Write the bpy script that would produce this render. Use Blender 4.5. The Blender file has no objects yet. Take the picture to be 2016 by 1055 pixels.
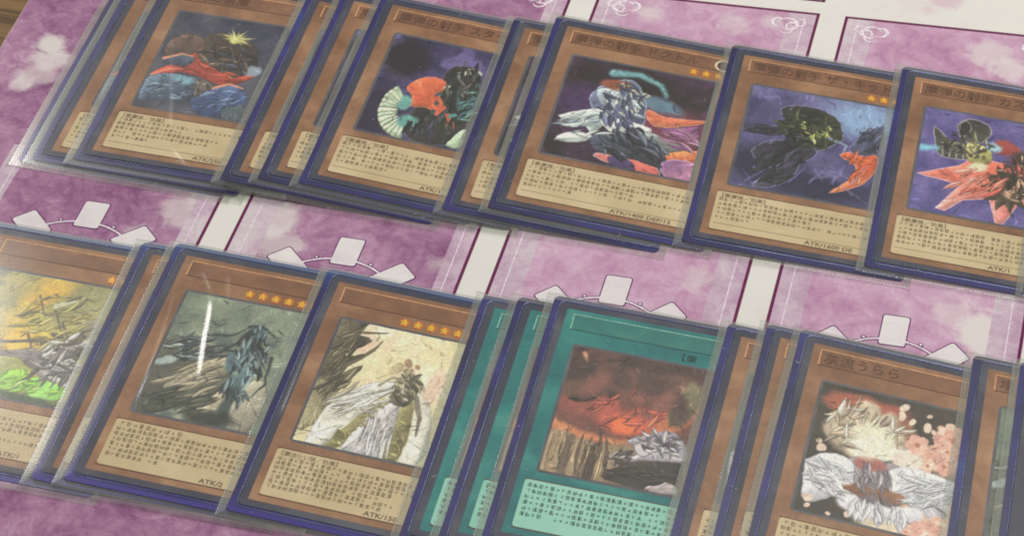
import bpy, bmesh, math, random
import numpy as np
from mathutils import Matrix, Vector

S = bpy.context.scene
COL = S.collection
MM = 0.001

# ------------------------------------------------------------------ camera
cam_d = bpy.data.cameras.new("camera")
cam = bpy.data.objects.new("camera", cam_d)
COL.objects.link(cam)
S.camera = cam
cam_d.sensor_width = 36.0
cam_d.lens = 4919.88 / 2016 * 36.0
cam_d.clip_start = 0.01
cam_d.clip_end = 50
_r = Vector((0.972427, 0.232855, 0.012816)); _u = Vector((-0.171539, 0.676973, 0.715738)); _f = Vector((-0.157987, 0.698202, -0.698251))
cam.matrix_world = Matrix(((_r.x, _u.x, -_f.x, 0.100), (_r.y, _u.y, -_f.y, -0.450), (_r.z, _u.z, -_f.z, 0.49348), (0, 0, 0, 1)))

# ------------------------------------------------------------------ light of the room
wd = bpy.data.worlds.new("World"); S.world = wd; wd.use_nodes = True
bg = wd.node_tree.nodes["Background"]
bg.inputs[0].default_value = (1.0, 0.975, 0.92, 1)
bg.inputs[1].default_value = 0.215

def area(name, loc, target, sx, sy, power, color):
    d = bpy.data.lights.new(name, 'AREA'); d.shape = 'RECTANGLE'; d.size = sx; d.size_y = sy
    d.energy = power; d.color = color
    o = bpy.data.objects.new(name, d); COL.objects.link(o)
    o.location = loc
    o.rotation_euler = (Vector(target) - Vector(loc)).to_track_quat('-Z', 'Y').to_euler()
    return o
area("ceiling_lamp", (0.30, 0.52, 1.40), (0.05, 0.08, 0), 0.55, 0.40, 15.6, (1.0, 0.965, 0.895))
area("ceiling_tube", (-1.05, 1.40, 1.5), (-0.1, 0.05, 0), 0.11, 0.42, 5.6, (1.0, 0.96, 0.90))

S.view_settings.view_transform = 'Standard'
S.view_settings.look = 'None'
S.view_settings.exposure = -0.06
S.view_settings.gamma = 1.0
S.view_settings.use_curve_mapping = False
S.cycles.transparent_max_bounces = 32
S.cycles.max_bounces = 6
S.cycles.use_denoising = False
S.cycles.sample_clamp_indirect = 2.0
S.cycles.sample_clamp_direct = 9.0
S.render.filter_size = 1.9
try: S.cycles.filter_width = 1.9
except Exception: pass

# ------------------------------------------------------------------ helpers
def lin(c):
    return tuple((x / 12.92 if x <= 0.04045 else ((x + 0.055) / 1.055) ** 2.4) for x in (v / 255.0 for v in c))
def lin4(c): return lin(c) + (1.0,)

def link(name, me, parent=None):
    o = bpy.data.objects.new(name, me); COL.objects.link(o)
    if parent is not None: o.parent = parent
    return o
def tag(o, label=None, cat=None, group=None, kind=None):
    if label: o["label"] = label
    if cat: o["category"] = cat
    if group: o["group"] = group
    if kind: o["kind"] = kind
    return o
def mesh(name, verts, faces, mat=None, smooth=False, mats=None, midx=None):
    me = bpy.data.meshes.new(name)
    me.from_pydata([(x * MM, y * MM, z * MM) for x, y, z in verts], [], faces)
    if mats:
        for m in mats: me.materials.append(m)
        if midx is not None: me.polygons.foreach_set("material_index", midx)
    elif mat: me.materials.append(mat)
    if smooth: me.polygons.foreach_set("use_smooth", [True] * len(me.polygons))
    me.update()
    return me

def rrect(x0, y0, x1, y1, r, n=5):
    p = []
    for cx, cy, a in ((x1 - r, y0 + r, -90), (x1 - r, y1 - r, 0), (x0 + r, y1 - r, 90), (x0 + r, y0 + r, 180)):
        for i in range(n + 1):
            t = math.radians(a + 90 * i / n)
            p.append((cx + r * math.cos(t), cy + r * math.sin(t)))
    return p
def slab(name, pts, z0, z1, mat):
    n = len(pts)
    v = [(x, y, z0) for x, y in pts] + [(x, y, z1) for x, y in pts]
    f = [tuple(range(n - 1, -1, -1)), tuple(range(n, 2 * n))]
    f += [(i, (i + 1) % n, n + (i + 1) % n, n + i) for i in range(n)]
    return mesh(name, v, f, mat)
def sheet(name, pts, z, mat):
    return mesh(name, [(x, y, z) for x, y in pts], [tuple(range(len(pts)))], mat)
def loft(name, rings, mat, closed=False, smooth=True):
    """rings: lists of 3D points of equal count, quads between consecutive rings"""
    n = len(rings[0]); v = [p for r in rings for p in r]; f = []
    m = len(rings)
    for k in range(m if closed else m - 1):
        a = k * n; b = ((k + 1) % m) * n
        for i in range(n):
            j = (i + 1) % n
            f.append((a + i, a + j, b + j, b + i))
    return mesh(name, v, f, mat, smooth)
def rect(x0, y0, x1, y1): return [(x0, y0), (x1, y0), (x1, y1), (x0, y1)]

# ------------------------------------------------------------------ materials
def new_mat(name):
    m = bpy.data.materials.new(name); m.use_nodes = True
    nt = m.node_tree; nt.nodes.clear()
    out = nt.nodes.new("ShaderNodeOutputMaterial")
    return m, nt, out
def N(nt, t, **kw):
    n = nt.nodes.new(t)
    for k, v in kw.items():
        if k in n.inputs: n.inputs[k].default_value = v
        else: setattr(n, k, v)
    return n
def ramp(nt, stops):
    r = nt.nodes.new("ShaderNodeValToRGB")
    e = r.color_ramp.elements
    while len(e) < len(stops): e.new(0.5)
    for el, (p, c) in zip(e, stops): el.position = p; el.color = lin4(c)
    return r
def coords(nt, scale=(1, 1, 1), rot=(0, 0, 0)):
    tc = nt.nodes.new("ShaderNodeTexCoord"); mp = nt.nodes.new("ShaderNodeMapping")
    mp.inputs["Scale"].default_value = scale; mp.inputs["Rotation"].default_value = rot
    nt.links.new(tc.outputs["Object"], mp.inputs["Vector"])
    return mp.outputs["Vector"]
def rnd(nt, vec):
    """object coordinates shifted by a random amount per object, so copies are not alike"""
    oi = nt.nodes.new("ShaderNodeObjectInfo"); mu = nt.nodes.new("ShaderNodeVectorMath"); mu.operation = 'MULTIPLY_ADD'
    cb = nt.nodes.new("ShaderNodeCombineXYZ")
    for k in range(3): nt.links.new(oi.outputs["Random"], cb.inputs[k])
    nt.links.new(cb.outputs[0], mu.inputs[0]); mu.inputs[1].default_value = (3.1, 1.7, 2.3); nt.links.new(vec, mu.inputs[2])
    return mu.outputs[0]

def mottled(name, stops, scale, rough=0.45, detail=6, stretch=(1, 1, 1), coat=0.0, metallic=0.0, bump=0.0, fine=0.0, random_shift=True, distortion=0.4, spec=0.5):
    m, nt, out = new_mat(name)
    v = coords(nt, stretch)
    if random_shift: v = rnd(nt, v)
    no = N(nt, "ShaderNodeTexNoise", Scale=scale, Detail=detail, Roughness=0.62, Distortion=distortion)
    nt.links.new(v, no.inputs["Vector"])
    fac = no.outputs["Fac"]
    if fine:
        n2 = N(nt, "ShaderNodeTexNoise", Scale=scale * 14, Detail=3, Roughness=0.7)
        nt.links.new(v, n2.inputs["Vector"])
        ma = N(nt, "ShaderNodeMath", operation='MULTIPLY_ADD'); ma.inputs[1].default_value = fine
        sb = N(nt, "ShaderNodeMath", operation='SUBTRACT'); nt.links.new(n2.outputs["Fac"], sb.inputs[0]); sb.inputs[1].default_value = 0.5
        nt.links.new(sb.outputs[0], ma.inputs[0]); nt.links.new(fac, ma.inputs[2]); fac = ma.outputs[0]
    r = ramp(nt, stops); nt.links.new(fac, r.inputs["Fac"])
    p = N(nt, "ShaderNodeBsdfPrincipled", Roughness=rough, Metallic=metallic)
    p.inputs["Specular IOR Level"].default_value = spec
    p.inputs["Coat Weight"].default_value = coat; p.inputs["Coat Roughness"].default_value = 0.12
    nt.links.new(r.outputs["Color"], p.inputs["Base Color"])
    if bump:
        b = N(nt, "ShaderNodeBump", Strength=bump, Distance=0.0004); nt.links.new(fac, b.inputs["Height"]); nt.links.new(b.outputs[0], p.inputs["Normal"])
    nt.links.new(p.outputs[0], out.inputs["Surface"])
    return m
def plain(name, c, rough=0.5, spec=0.4):
    m, nt, out = new_mat(name)
    v = coords(nt); no = N(nt, "ShaderNodeTexNoise", Scale=900.0, Detail=2); nt.links.new(v, no.inputs["Vector"])
    d = tuple(max(0, x * 0.90) for x in c); l = tuple(min(255, x * 1.08) for x in c)
    r = ramp(nt, [(0.35, d), (0.65, l)]); nt.links.new(no.outputs["Fac"], r.inputs["Fac"])
    p = N(nt, "ShaderNodeBsdfPrincipled", Roughness=rough); p.inputs["Specular IOR Level"].default_value = spec
    nt.links.new(r.outputs["Color"], p.inputs["Base Color"]); nt.links.new(p.outputs[0], out.inputs["Surface"])
    return m

M = {}
M['brown'] = mottled('card_frame_brown', [(0.28, (126, 84, 58)), (0.45, (149, 106, 75)), (0.58, (168, 123, 90)), (0.75, (190, 147, 112))], 60, rough=0.42, fine=0.12)
M['brown_plate'] = mottled('card_name_plate_brown', [(0.28, (114, 76, 54)), (0.5, (140, 97, 70)), (0.75, (166, 119, 88))], 70, rough=0.4, fine=0.12)
M['teal'] = mottled('card_frame_teal', [(0.25, (14, 96, 104)), (0.45, (24, 122, 124)), (0.58, (42, 140, 136)), (0.75, (88, 164, 152))], 60, rough=0.42, fine=0.1)
M['teal_plate'] = mottled('card_name_plate_teal', [(0.25, (24, 104, 104)), (0.5, (46, 130, 124)), (0.75, (104, 156, 132))], 60, rough=0.42, fine=0.1)
M['cream'] = mottled('text_box_cream', [(0.3, (206, 184, 142)), (0.5, (217, 196, 156)), (0.7, (226, 206, 168))], 50, rough=0.5, fine=0.1)
M['mint'] = mottled('text_box_mint', [(0.3, (138, 204, 184)), (0.5, (155, 216, 196)), (0.7, (172, 226, 206))], 50, rough=0.5, fine=0.1)
M['card_edge'] = mottled('card_border_grey', [(0.3, (46, 48, 70)), (0.5, (64, 66, 86)), (0.7, (90, 92, 106))], 45, rough=0.4, stretch=(1, 1, 1), fine=0.15)
M['blue'] = mottled('inner_sleeve_blue', [(0.28, (22, 22, 72)), (0.45, (32, 31, 97)), (0.60, (46, 39, 122)), (0.74, (38, 84, 156))], 30, rough=0.34, fine=0.1, spec=0.6)
M['rim'] = mottled('sleeve_fold_pale', [(0.3, (74, 78, 120)), (0.55, (110, 118, 160)), (0.75, (140, 150, 190))], 60, rough=0.30, spec=0.9, metallic=0.55)
def painted_sheen_sleeve():
    m, nt, out = new_mat('inner_sleeve_painted_sheen')
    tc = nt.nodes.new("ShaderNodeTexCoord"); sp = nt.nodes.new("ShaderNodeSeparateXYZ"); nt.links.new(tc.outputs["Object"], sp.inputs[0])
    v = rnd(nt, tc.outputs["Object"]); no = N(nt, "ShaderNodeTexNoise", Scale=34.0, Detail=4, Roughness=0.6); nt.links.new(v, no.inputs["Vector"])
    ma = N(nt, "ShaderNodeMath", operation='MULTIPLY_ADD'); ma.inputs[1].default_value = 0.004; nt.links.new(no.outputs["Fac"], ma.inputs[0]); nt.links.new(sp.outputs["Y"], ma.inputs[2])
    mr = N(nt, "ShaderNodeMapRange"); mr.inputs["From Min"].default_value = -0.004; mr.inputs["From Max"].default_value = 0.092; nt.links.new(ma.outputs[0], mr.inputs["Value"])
    r = ramp(nt, [(0.0, (66, 44, 158)), (0.05, (52, 40, 136)), (0.10, (34, 33, 100)), (0.88, (32, 31, 96)), (0.955, (34, 60, 132)), (0.985, (44, 104, 178))]); nt.links.new(mr.outputs[0], r.inputs["Fac"])  # bright blue stops paint the reflected sheen along the sleeve's top edge
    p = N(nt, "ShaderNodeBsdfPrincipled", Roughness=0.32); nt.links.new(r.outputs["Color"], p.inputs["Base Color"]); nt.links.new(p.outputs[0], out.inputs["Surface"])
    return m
M['foil'] = painted_sheen_sleeve()  # blue inner sleeve with its top-edge sheen painted into the colour
M['art_rim'] = mottled('art_window_rim_grey', [(0.3, (74, 74, 84)), (0.7, (112, 112, 120))], 120, rough=0.4)
M['line_dark'] = plain('print_line_dark', (96, 56, 34))
M['line_light'] = plain('print_line_light', (226, 170, 124))
M['tline_dark'] = plain('print_line_dark_teal', (14, 74, 72))
M['tline_light'] = plain('print_line_light_teal', (140, 200, 180))
M['ink'] = plain('print_ink', (118, 97, 69), 0.6)
M['ink_teal'] = plain('print_ink_teal', (34, 66, 62), 0.6)
M['ink_name'] = plain('print_ink_name', (92, 56, 34), 0.5)
M['star_disc'] = plain('level_disc_red', (206, 116, 40), 0.35)
M['star'] = plain('level_star_gold', (246, 192, 72), 0.3, 0.6)
M['attr'] = plain('attribute_disc_dark', (92, 60, 66), 0.4)
M['attr_ring'] = plain('attribute_ring_pale', (226, 214, 176), 0.4)

# clear sleeve film
def film(name, haze, rough, milk, streak=0.0, tint=(253, 254, 253), milkc=(205, 204, 198)):
    m, nt, out = new_mat(name)
    tr = N(nt, "ShaderNodeBsdfTransparent"); tr.inputs[0].default_value = lin4(tint)
    df = N(nt, "ShaderNodeBsdfDiffuse"); df.inputs[0].default_value = lin4(milkc)
    gl = N(nt, "ShaderNodeBsdfGlossy", Roughness=rough); gl.inputs[0].default_value = (1, 1, 1, 1)
    mx = nt.nodes.new("ShaderNodeMixShader")
    v = rnd(nt, coords(nt))
    if streak:
        st = nt.nodes.new("ShaderNodeAttribute"); st.attribute_name = "along"
        cb = nt.nodes.new("ShaderNodeVectorMath"); cb.operation = 'MULTIPLY_ADD'
        nt.links.new(st.outputs["Vector"], cb.inputs[0]); cb.inputs[1].default_value = (1, 1, 1)
        oi = nt.nodes.new("ShaderNodeObjectInfo"); cc = nt.nodes.new("ShaderNodeCombineXYZ")
        mm = N(nt, "ShaderNodeMath", operation='MULTIPLY'); mm.inputs[1].default_value = 37.0
        nt.links.new(oi.outputs["Random"], mm.inputs[0]); nt.links.new(mm.outputs[0], cc.inputs[2]); nt.links.new(cc.outputs[0], cb.inputs[2])
        no = N(nt, "ShaderNodeTexNoise", Scale=1.0, Detail=4, Roughness=0.6); nt.links.new(cb.outputs[0], no.inputs["Vector"])
    else:
        no = N(nt, "ShaderNodeTexNoise", Scale=28.0, Detail=3, Roughness=0.5); nt.links.new(v, no.inputs["Vector"])
    mr = N(nt, "ShaderNodeMapRange"); mr.inputs["From Min"].default_value = 0.3; mr.inputs["From Max"].default_value = 0.7
    mr.inputs["To Min"].default_value = max(0, milk - streak - (0 if streak else milk * 0.4)); mr.inputs["To Max"].default_value = milk + streak + (0 if streak else milk * 0.4)
    nt.links.new(no.outputs["Fac"], mr.inputs["Value"])
    du = N(nt, "ShaderNodeTexNoise", Scale=520.0, Detail=2, Roughness=0.6); nt.links.new(v, du.inputs["Vector"])
    dr = N(nt, "ShaderNodeMapRange"); dr.inputs["From Min"].default_value = 0.715; dr.inputs["From Max"].default_value = 0.76; dr.inputs["To Max"].default_value = 0.28; nt.links.new(du.outputs["Fac"], dr.inputs["Value"])
    ad = N(nt, "ShaderNodeMath", operation='ADD', use_clamp=True); nt.links.new(mr.outputs[0], ad.inputs[0]); nt.links.new(dr.outputs[0], ad.inputs[1])
    nt.links.new(ad.outputs[0], mx.inputs[0])
    nt.links.new(tr.outputs[0], mx.inputs[1]); nt.links.new(df.outputs[0], mx.inputs[2])
    lw = N(nt, "ShaderNodeLayerWeight", Blend=0.5)
    pw = N(nt, "ShaderNodeMath", operation='POWER'); pw.inputs[1].default_value = 4.5; nt.links.new(lw.outputs["Facing"], pw.inputs[0])
    fa = N(nt, "ShaderNodeMath", operation='MULTIPLY_ADD'); fa.inputs[1].default_value = 0.95; fa.inputs[2].default_value = 0.045; nt.links.new(pw.outputs[0], fa.inputs[0])
    mu = N(nt, "ShaderNodeMath", operation='MULTIPLY', use_clamp=True); mu.inputs[1].default_value = haze
    nt.links.new(fa.outputs[0], mu.inputs[0])
    m2 = nt.nodes.new("ShaderNodeMixShader"); nt.links.new(mu.outputs[0], m2.inputs[0])
    nt.links.new(mx.outputs[0], m2.inputs[1]); nt.links.new(gl.outputs[0], m2.inputs[2])
    nt.links.new(m2.outputs[0], out.inputs["Surface"])
    return m
M['film'] = film('clear_film', 0.95, 0.13, 0.020)
M['film_under'] = film('clear_film_back', 0.6, 0.25, 0.02)
M['weld'] = film('sleeve_weld', 0.6, 0.3, 0.27, streak=0.24, milkc=(186, 187, 180))

M['weld_end'] = film('sleeve_weld_end', 0.5, 0.3, 0.11, streak=0.10, milkc=(180, 180, 176))

# art panels: colours carried by the mesh, printed on foil
def art_material():
    m, nt, out = new_mat('art_print')
    a = nt.nodes.new("ShaderNodeAttribute"); a.attribute_name = "Col"
    v = coords(nt); no = N(nt, "ShaderNodeTexNoise", Scale=1500.0, Detail=2); nt.links.new(v, no.inputs["Vector"])
    mr = N(nt, "ShaderNodeMapRange"); mr.inputs["From Min"].default_value = 0.3; mr.inputs["From Max"].default_value = 0.7; mr.inputs["To Min"].default_value = 0.86; mr.inputs["To Max"].default_value = 1.12
    nt.links.new(no.outputs["Fac"], mr.inputs["Value"])
    vm = nt.nodes.new("ShaderNodeVectorMath"); vm.operation = 'SCALE'; nt.links.new(a.outputs["Color"], vm.inputs[0]); nt.links.new(mr.outputs[0], vm.inputs["Scale"])
    p = N(nt, "ShaderNodeBsdfPrincipled", Roughness=0.38); p.inputs["Specular IOR Level"].default_value = 0.5
    nt.links.new(vm.outputs[0], p.inputs["Base Color"]); nt.links.new(p.outputs[0], out.inputs["Surface"])
    return m
M['art'] = art_material()

# ------------------------------------------------------------------ table and playmat
def slope_y(x, v):            # the mat lies very slightly askew and stretched
    return v + x * (0.045 + (v - 42) * 0.00030)
def matxy(x, v):
    return (x + (v - 45) * 0.020, slope_y(x, v))

def wood_mat():
    m, nt, out = new_mat('table_wood')
    v = coords(nt, (14, 170, 40), (0, 0, math.radians(-6)))
    no = N(nt, "ShaderNodeTexNoise", Scale=1.0, Detail=9, Roughness=0.66, Distortion=1.4); nt.links.new(v, no.inputs["Vector"])
    r = ramp(nt, [(0.25, (52, 36, 18)), (0.42, (92, 66, 34)), (0.55, (128, 96, 54)), (0.72, (160, 126, 78))]); nt.links.new(no.outputs["Fac"], r.inputs["Fac"])
    p = N(nt, "ShaderNodeBsdfPrincipled", Roughness=0.5); nt.links.new(r.outputs["Color"], p.inputs["Base Color"])
    b = N(nt, "ShaderNodeBump", Strength=0.5, Distance=0.0006); nt.links.new(no.outputs["Fac"], b.inputs["Height"]); nt.links.new(b.outputs[0], p.inputs["Normal"])
    nt.links.new(p.outputs[0], out.inputs["Surface"])
    return m
M['wood'] = wood_mat()
tb = link("table_top", slab("table_top", rect(-700, -700, 700, 700), -30, -2.2, M['wood']))
tag(tb, kind='structure')

def watercolour(name, stops, s1=22.0, s2=120.0, k=0.55, rough=0.85, blobs=(), blobc=(232, 226, 224)):
    m, nt, out = new_mat(name)
    tc = nt.nodes.new("ShaderNodeNewGeometry"); v = tc.outputs["Position"]
    a = N(nt, "ShaderNodeTexNoise", Scale=s1, Detail=5, Roughness=0.6, Distortion=0.9)
    b = N(nt, "ShaderNodeTexNoise", Scale=s2, Detail=8, Roughness=0.72, Distortion=0.7)
    c = N(nt, "ShaderNodeTexNoise", Scale=650.0, Detail=4, Roughness=0.75)
    for q in (a, b, c): nt.links.new(v, q.inputs["Vector"])
    def madd(x, mul, add):
        n = N(nt, "ShaderNodeMath", operation='MULTIPLY_ADD'); nt.links.new(x, n.inputs[0]); n.inputs[1].default_value = mul
        if isinstance(add, (int, float)): n.inputs[2].default_value = add
        else: nt.links.new(add, n.inputs[2])
        return n.outputs[0]
    f = madd(a.outputs["Fac"], 1 - k, 0.0); f = madd(b.outputs["Fac"], k, f)
    f = madd(f, 1.55, -0.275)                      # widen the spread
    f = madd(c.outputs["Fac"], 0.26, f); f = madd(f, 1.0, -0.13)
    r = ramp(nt, stops); nt.links.new(f, r.inputs["Fac"])
    col = r.outputs["Color"]
    for (bx, by, br, st) in blobs:                 # pale pools in the wash, ragged at the rim
        dv = nt.nodes.new("ShaderNodeVectorMath"); dv.operation = 'DISTANCE'; nt.links.new(v, dv.inputs[0]); dv.inputs[1].default_value = (bx * MM, by * MM, 0)
        q = madd(b.outputs["Fac"], -0.009, dv.outputs["Value"]); q = madd(a.outputs["Fac"], -0.014, q)
        mr = N(nt, "ShaderNodeMapRange"); mr.interpolation_type = 'SMOOTHSTEP'; mr.inputs["From Min"].default_value = (br + 2.2) * MM - 0.0115; mr.inputs["From Max"].default_value = (br - 2.2) * MM - 0.0115
        mr.inputs["To Min"].default_value = 0; mr.inputs["To Max"].default_value = st; nt.links.new(q, mr.inputs["Value"])
        mx = nt.nodes.new("ShaderNodeMix"); mx.data_type = 'RGBA'; nt.links.new(mr.outputs[0], mx.inputs[0]); nt.links.new(col, mx.inputs[6]); mx.inputs[7].default_value = lin4(blobc); col = mx.outputs[2]
    p = N(nt, "ShaderNodeBsdfPrincipled", Roughness=rough); p.inputs["Specular IOR Level"].default_value = 0.25
    nt.links.new(col, p.inputs["Base Color"])
    w = N(nt, "ShaderNodeTexNoise", Scale=2600.0, Detail=1); nt.links.new(v, w.inputs["Vector"])
    bp = N(nt, "ShaderNodeBump", Strength=0.25, Distance=0.00015); nt.links.new(w.outputs["Fac"], bp.inputs["Height"]); nt.links.new(bp.outputs[0], p.inputs["Normal"])
    nt.links.new(p.outputs[0], out.inputs["Surface"])
    return m
PBL = [(-173.0, 105.0, 4.2, 0.9), (-170.5, 98.0, 4.0, 0.7), (-171.0, 89.0, 5.0, 0.45), (-173.6, 84.0, 2.4, 0.7), (-110, 43, 5.5, 0.55), (-104, 47, 4.5, 0.6), (-84, 46, 7.0, 0.7), (-79, 36, 6.0, 0.55), (-30, 40, 5, 0.4), (-119, 31, 3.5, .3)]
KBL = [(122, 50, 8.0, 0.9), (127, 41, 6, 0.8), (112, 56, 5, 0.4), (110, 172, 7, 0.55), (116, 166, 6, 0.6), (30, 167, 5, 0.35), (43, 172, 4, 0.4), (4, 166, 4, 0.5), (40, 52, 5, 0.4)]
M['mat_purple'] = watercolour('mat_wash_purple', [(0.24, (124, 76, 116)), (0.40, (154, 106, 145)), (0.54, (178, 132, 167)), (0.68, (198, 160, 187)), (0.84, (222, 202, 214))], blobs=PBL)
M['mat_pink'] = watercolour('mat_wash_pink', [(0.24, (178, 126, 164)), (0.42, (201, 157, 188)), (0.58, (215, 180, 205)), (0.78, (230, 210, 222))], blobs=KBL)
M['mat_pale'] = watercolour('mat_wash_pale', [(0.26, (182, 146, 174)), (0.42, (202, 174, 196)), (0.56, (214, 196, 210)), (0.72, (224, 216, 220))])
M['mat_white'] = watercolour('mat_white_ground', [(0.16, (224, 198, 212)), (0.30, (229, 218, 221)), (0.44, (232, 230, 226)), (0.8, (237, 237, 231))], s1=14.0, k=0.35, blobs=[(93, 198, 6, 0.6), (89, 190, 3, 0.5)], blobc=(214, 178, 198))
M['mat_line'] = plain('mat_line_maroon', (112, 44, 86), 0.8, 0.2)
M['mat_outline'] = plain('mat_outline_purple', (104, 52, 108), 0.8, 0.2)
M['mat_emblem'] = watercolour('mat_emblem_white', [(0.25, (224, 210, 221)), (0.5, (234, 228, 231)), (0.7, (239, 237, 235))], s1=40)
M['mat_thin'] = plain('mat_line_white', (243, 226, 238), 0.8, 0.2)
M['mat_back'] = plain('mat_rubber', (40, 36, 40), 0.9, 0.1)

mat_root = link("playmat", None)
tag(mat_root, "pink and purple watercolour cloth playmat with white zone borders under the cards", "playmat")

def grid_sheet(name, x0, v0, x1, v1, z, mat, nx=1, ny=4, parent=None):
    vs = []; fs = []
    for j in range(ny + 1):
        for i in range(nx + 1):
            x, y = matxy(x0 + (x1 - x0) * i / nx, v0 + (v1 - v0) * j / ny); vs.append((x, y, z))
    for j in range(ny):
        for i in range(nx):
            a = j * (nx + 1) + i; fs.append((a, a + 1, a + nx + 2, a + nx + 1))
    return link(name, mesh(name, vs, fs, mat), parent if parent else mat_root)

LX, RX, BV, TV = -188.0, 420.0, -260.0, 235.0
def mat_outline_pts():
    L = [matxy(LX - 0.6, v) for v in (BV, BV / 2, 0, 120, TV)]
    # the left hem runs straight up and down in the room
    L = [(-188.0, y) for _, y in L]
    Rr = [matxy(RX, v) for v in (TV, 120, 0, BV / 2, BV)]
    return L + Rr
base = link("mat_cloth", slab("mat_cloth", list(reversed(mat_outline_pts())), -0.3, 0.0, M['mat_white']), mat_root)
under = link("mat_rubber_back", slab("mat_rubber_back", list(reversed([(x + (0.25 if x < 0 else -0.25), y) for x, y in mat_outline_pts()])), -2.2, -0.3, M['mat_back']), mat_root)
# purple field along the left hem and under the near row
def field(name, x0, v0, x1, v1, z, mat): return grid_sheet(name, x0, v0, x1, v1, z, mat, 6, 8)
fl = mesh("field_wash", [(-187.9, -250, .03), (-167.5, -262, .03), (-166.0, 60, .03), (-163, 220, .03), (-187.9, 218, .03)], [(0, 1, 2, 3, 4)], M['mat_purple'])
link("field_wash", fl, mat_root)
field("field_wash", -167.3, -250, 400, -55, 0.03, M['mat_purple'])
field("field_wash", -167.4, 67.0, -100.6, 210, 0.042, M['mat_purple'])

zones = [(-167.4, -100.6), (-92.1, -24.7), (-15.9, 53.2), (62.1, 131.2), (140.0, 209.0)]
zm = ['mat_purple', 'mat_purple', 'mat_pink', 'mat_pink', 'mat_pink']
LW = 0.95
def zone(i, x0, x1, v0, v1):
    inner = grid_sheet("zone_wash", x0, v0, x1, v1, 0.05, M[zm[i]], 2, 6)
    # pale margins inside the border
    grid_sheet("zone_margin", x0, v0, x0 + (9 if i else 5.5), v1, 0.07, M['mat_pale'], 1, 6, inner)
    grid_sheet("zone_margin", x1 - (9 if i > 1 else 6.5), v0, x1, v1, 0.07, M['mat_pale'], 1, 6, inner)
    for a in (x0 + 3.9, x1 - 3.9): grid_sheet("inner_line", a - 0.16, v0 + 2, a + 0.16, v1 - 2, 0.09, M['mat_thin'], 1, 6, inner)
    b = LW / 2
    for (a0, c0, a1, c1) in ((x0 - b, v0 - b, x0 + b, v1 + b), (x1 - b, v0 - b, x1 + b, v1 + b)):
        if i == 0 and a0 < -160: continue
        grid_sheet("border_line", a0, c0, a1, c1, 0.11, M['mat_line'], 1, 8, inner)
    for c0 in (v0, v1):
        if i == 0: continue
        grid_sheet("border_line", x0 + b, c0 - b, x1 - b, c0 + b, 0.11, M['mat_line'], 6, 1, inner)
    return inner

def strip(pts, w, z, closed=False):
    n = len(pts); vs = []; fs = []
    for i in range(n):
        a = pts[(i - 1) % n] if (closed or i > 0) else pts[i]; b = pts[(i + 1) % n] if (closed or i < n - 1) else pts[i]
        dx, dy = b[0] - a[0], b[1] - a[1]; L = math.hypot(dx, dy) or 1
        ww = w(i / (n - 1)) if callable(w) else w
        nx, ny = -dy / L * ww / 2, dx / L * ww / 2
        vs += [(pts[i][0] + nx, pts[i][1] + ny, z), (pts[i][0] - nx, pts[i][1] - ny, z)]
    for i in range(n if closed else n - 1):
        j = (i + 1) % n; fs.append((2 * i + 1, 2 * j + 1, 2 * j, 2 * i))
    return vs, fs

def emblem(i, cx, cv, parent):
    ring = [matxy(cx + 19.6 * math.cos(t), cv + 19.6 * math.sin(t)) for t in [2 * math.pi * k / 72 for k in range(72)]]
    v, f = strip(ring, 1.15, 0.12, True); link("emblem_ring", mesh("emblem_ring", v, f, M['mat_outline']), parent)
    v, f = strip(ring, 0.62, 0.14, True); link("emblem_ring", mesh("emblem_ring", v, f, M['mat_thin']), parent)
    for k in range(16):
        if k % 2: 
            t = math.pi / 2 + (k - 0.0) * math.pi / 8
            p = matxy(cx + 20.6 * math.cos(t), cv + 20.6 * math.sin(t))
            for rr, z, mt in ((0.75, 0.12, 'mat_outline'), (0.42, 0.14, 'mat_thin')):
                link("emblem_bead", sheet("emblem_bead", [(p[0] + rr * math.cos(a), p[1] + rr * math.sin(a)) for a in [2 * math.pi * q / 10 for q in range(10)]], z, M[mt]), parent)
    for k in range(8):
        t = math.pi / 2 + k * math.pi / 4
        r0, r1 = (17.2, 28.6) if k % 2 == 0 else (15.8, 27.0)
        ca, sa = math.cos(t), math.sin(t)
        for gr, z, mt in ((0.20, 0.13, 'mat_outline'), (-0.14, 0.15, 'mat_emblem')):
            pts = []
            for (px, py) in rrect(r0 - gr, -3.75 - gr, r1 + gr, 3.75 + gr, 0.9 if gr > 0 else 0.7, 3):
                pts.append(matxy(cx + px * ca - py * sa, cv + px * sa + py * ca))
            link("emblem_marker", sheet("emblem_marker", pts, z, M[mt]), parent)

def swirl(cx, cv, flip, parent):
    rng = random.Random(int(cx * 10 + cv))
    for k, (ox, oy, r, a0, a1, w) in enumerate([(0, 0, 3.4, 0.3, 5.6, 0.9), (-1.6, -0.6, 2.2, -1.0, 4.4, 0.8), (2.8, 1.0, 2.6, -2.0, 2.4, 0.9), (-3.4, 1.2, 2.0, 1.0, 5.0, 0.7), (0.6, -2.4, 2.6, 2.0, 6.0, 0.6)]):
        pts = []
        for q in range(25):
            t = a0 + (a1 - a0) * q / 24; rr = r * (1 - 0.35 * q / 24)
            pts.append(matxy(cx + flip * (ox + rr * math.cos(t)), cv + oy + rr * math.sin(t)))
        v, f = strip(pts, lambda u, w=w: w * (0.25 + 0.95 * math.sin(math.pi * u)), 0.125 + 0.004 * k)
        link("corner_scroll", mesh("corner_scroll", v, f, M['mat_thin']), parent)

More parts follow.
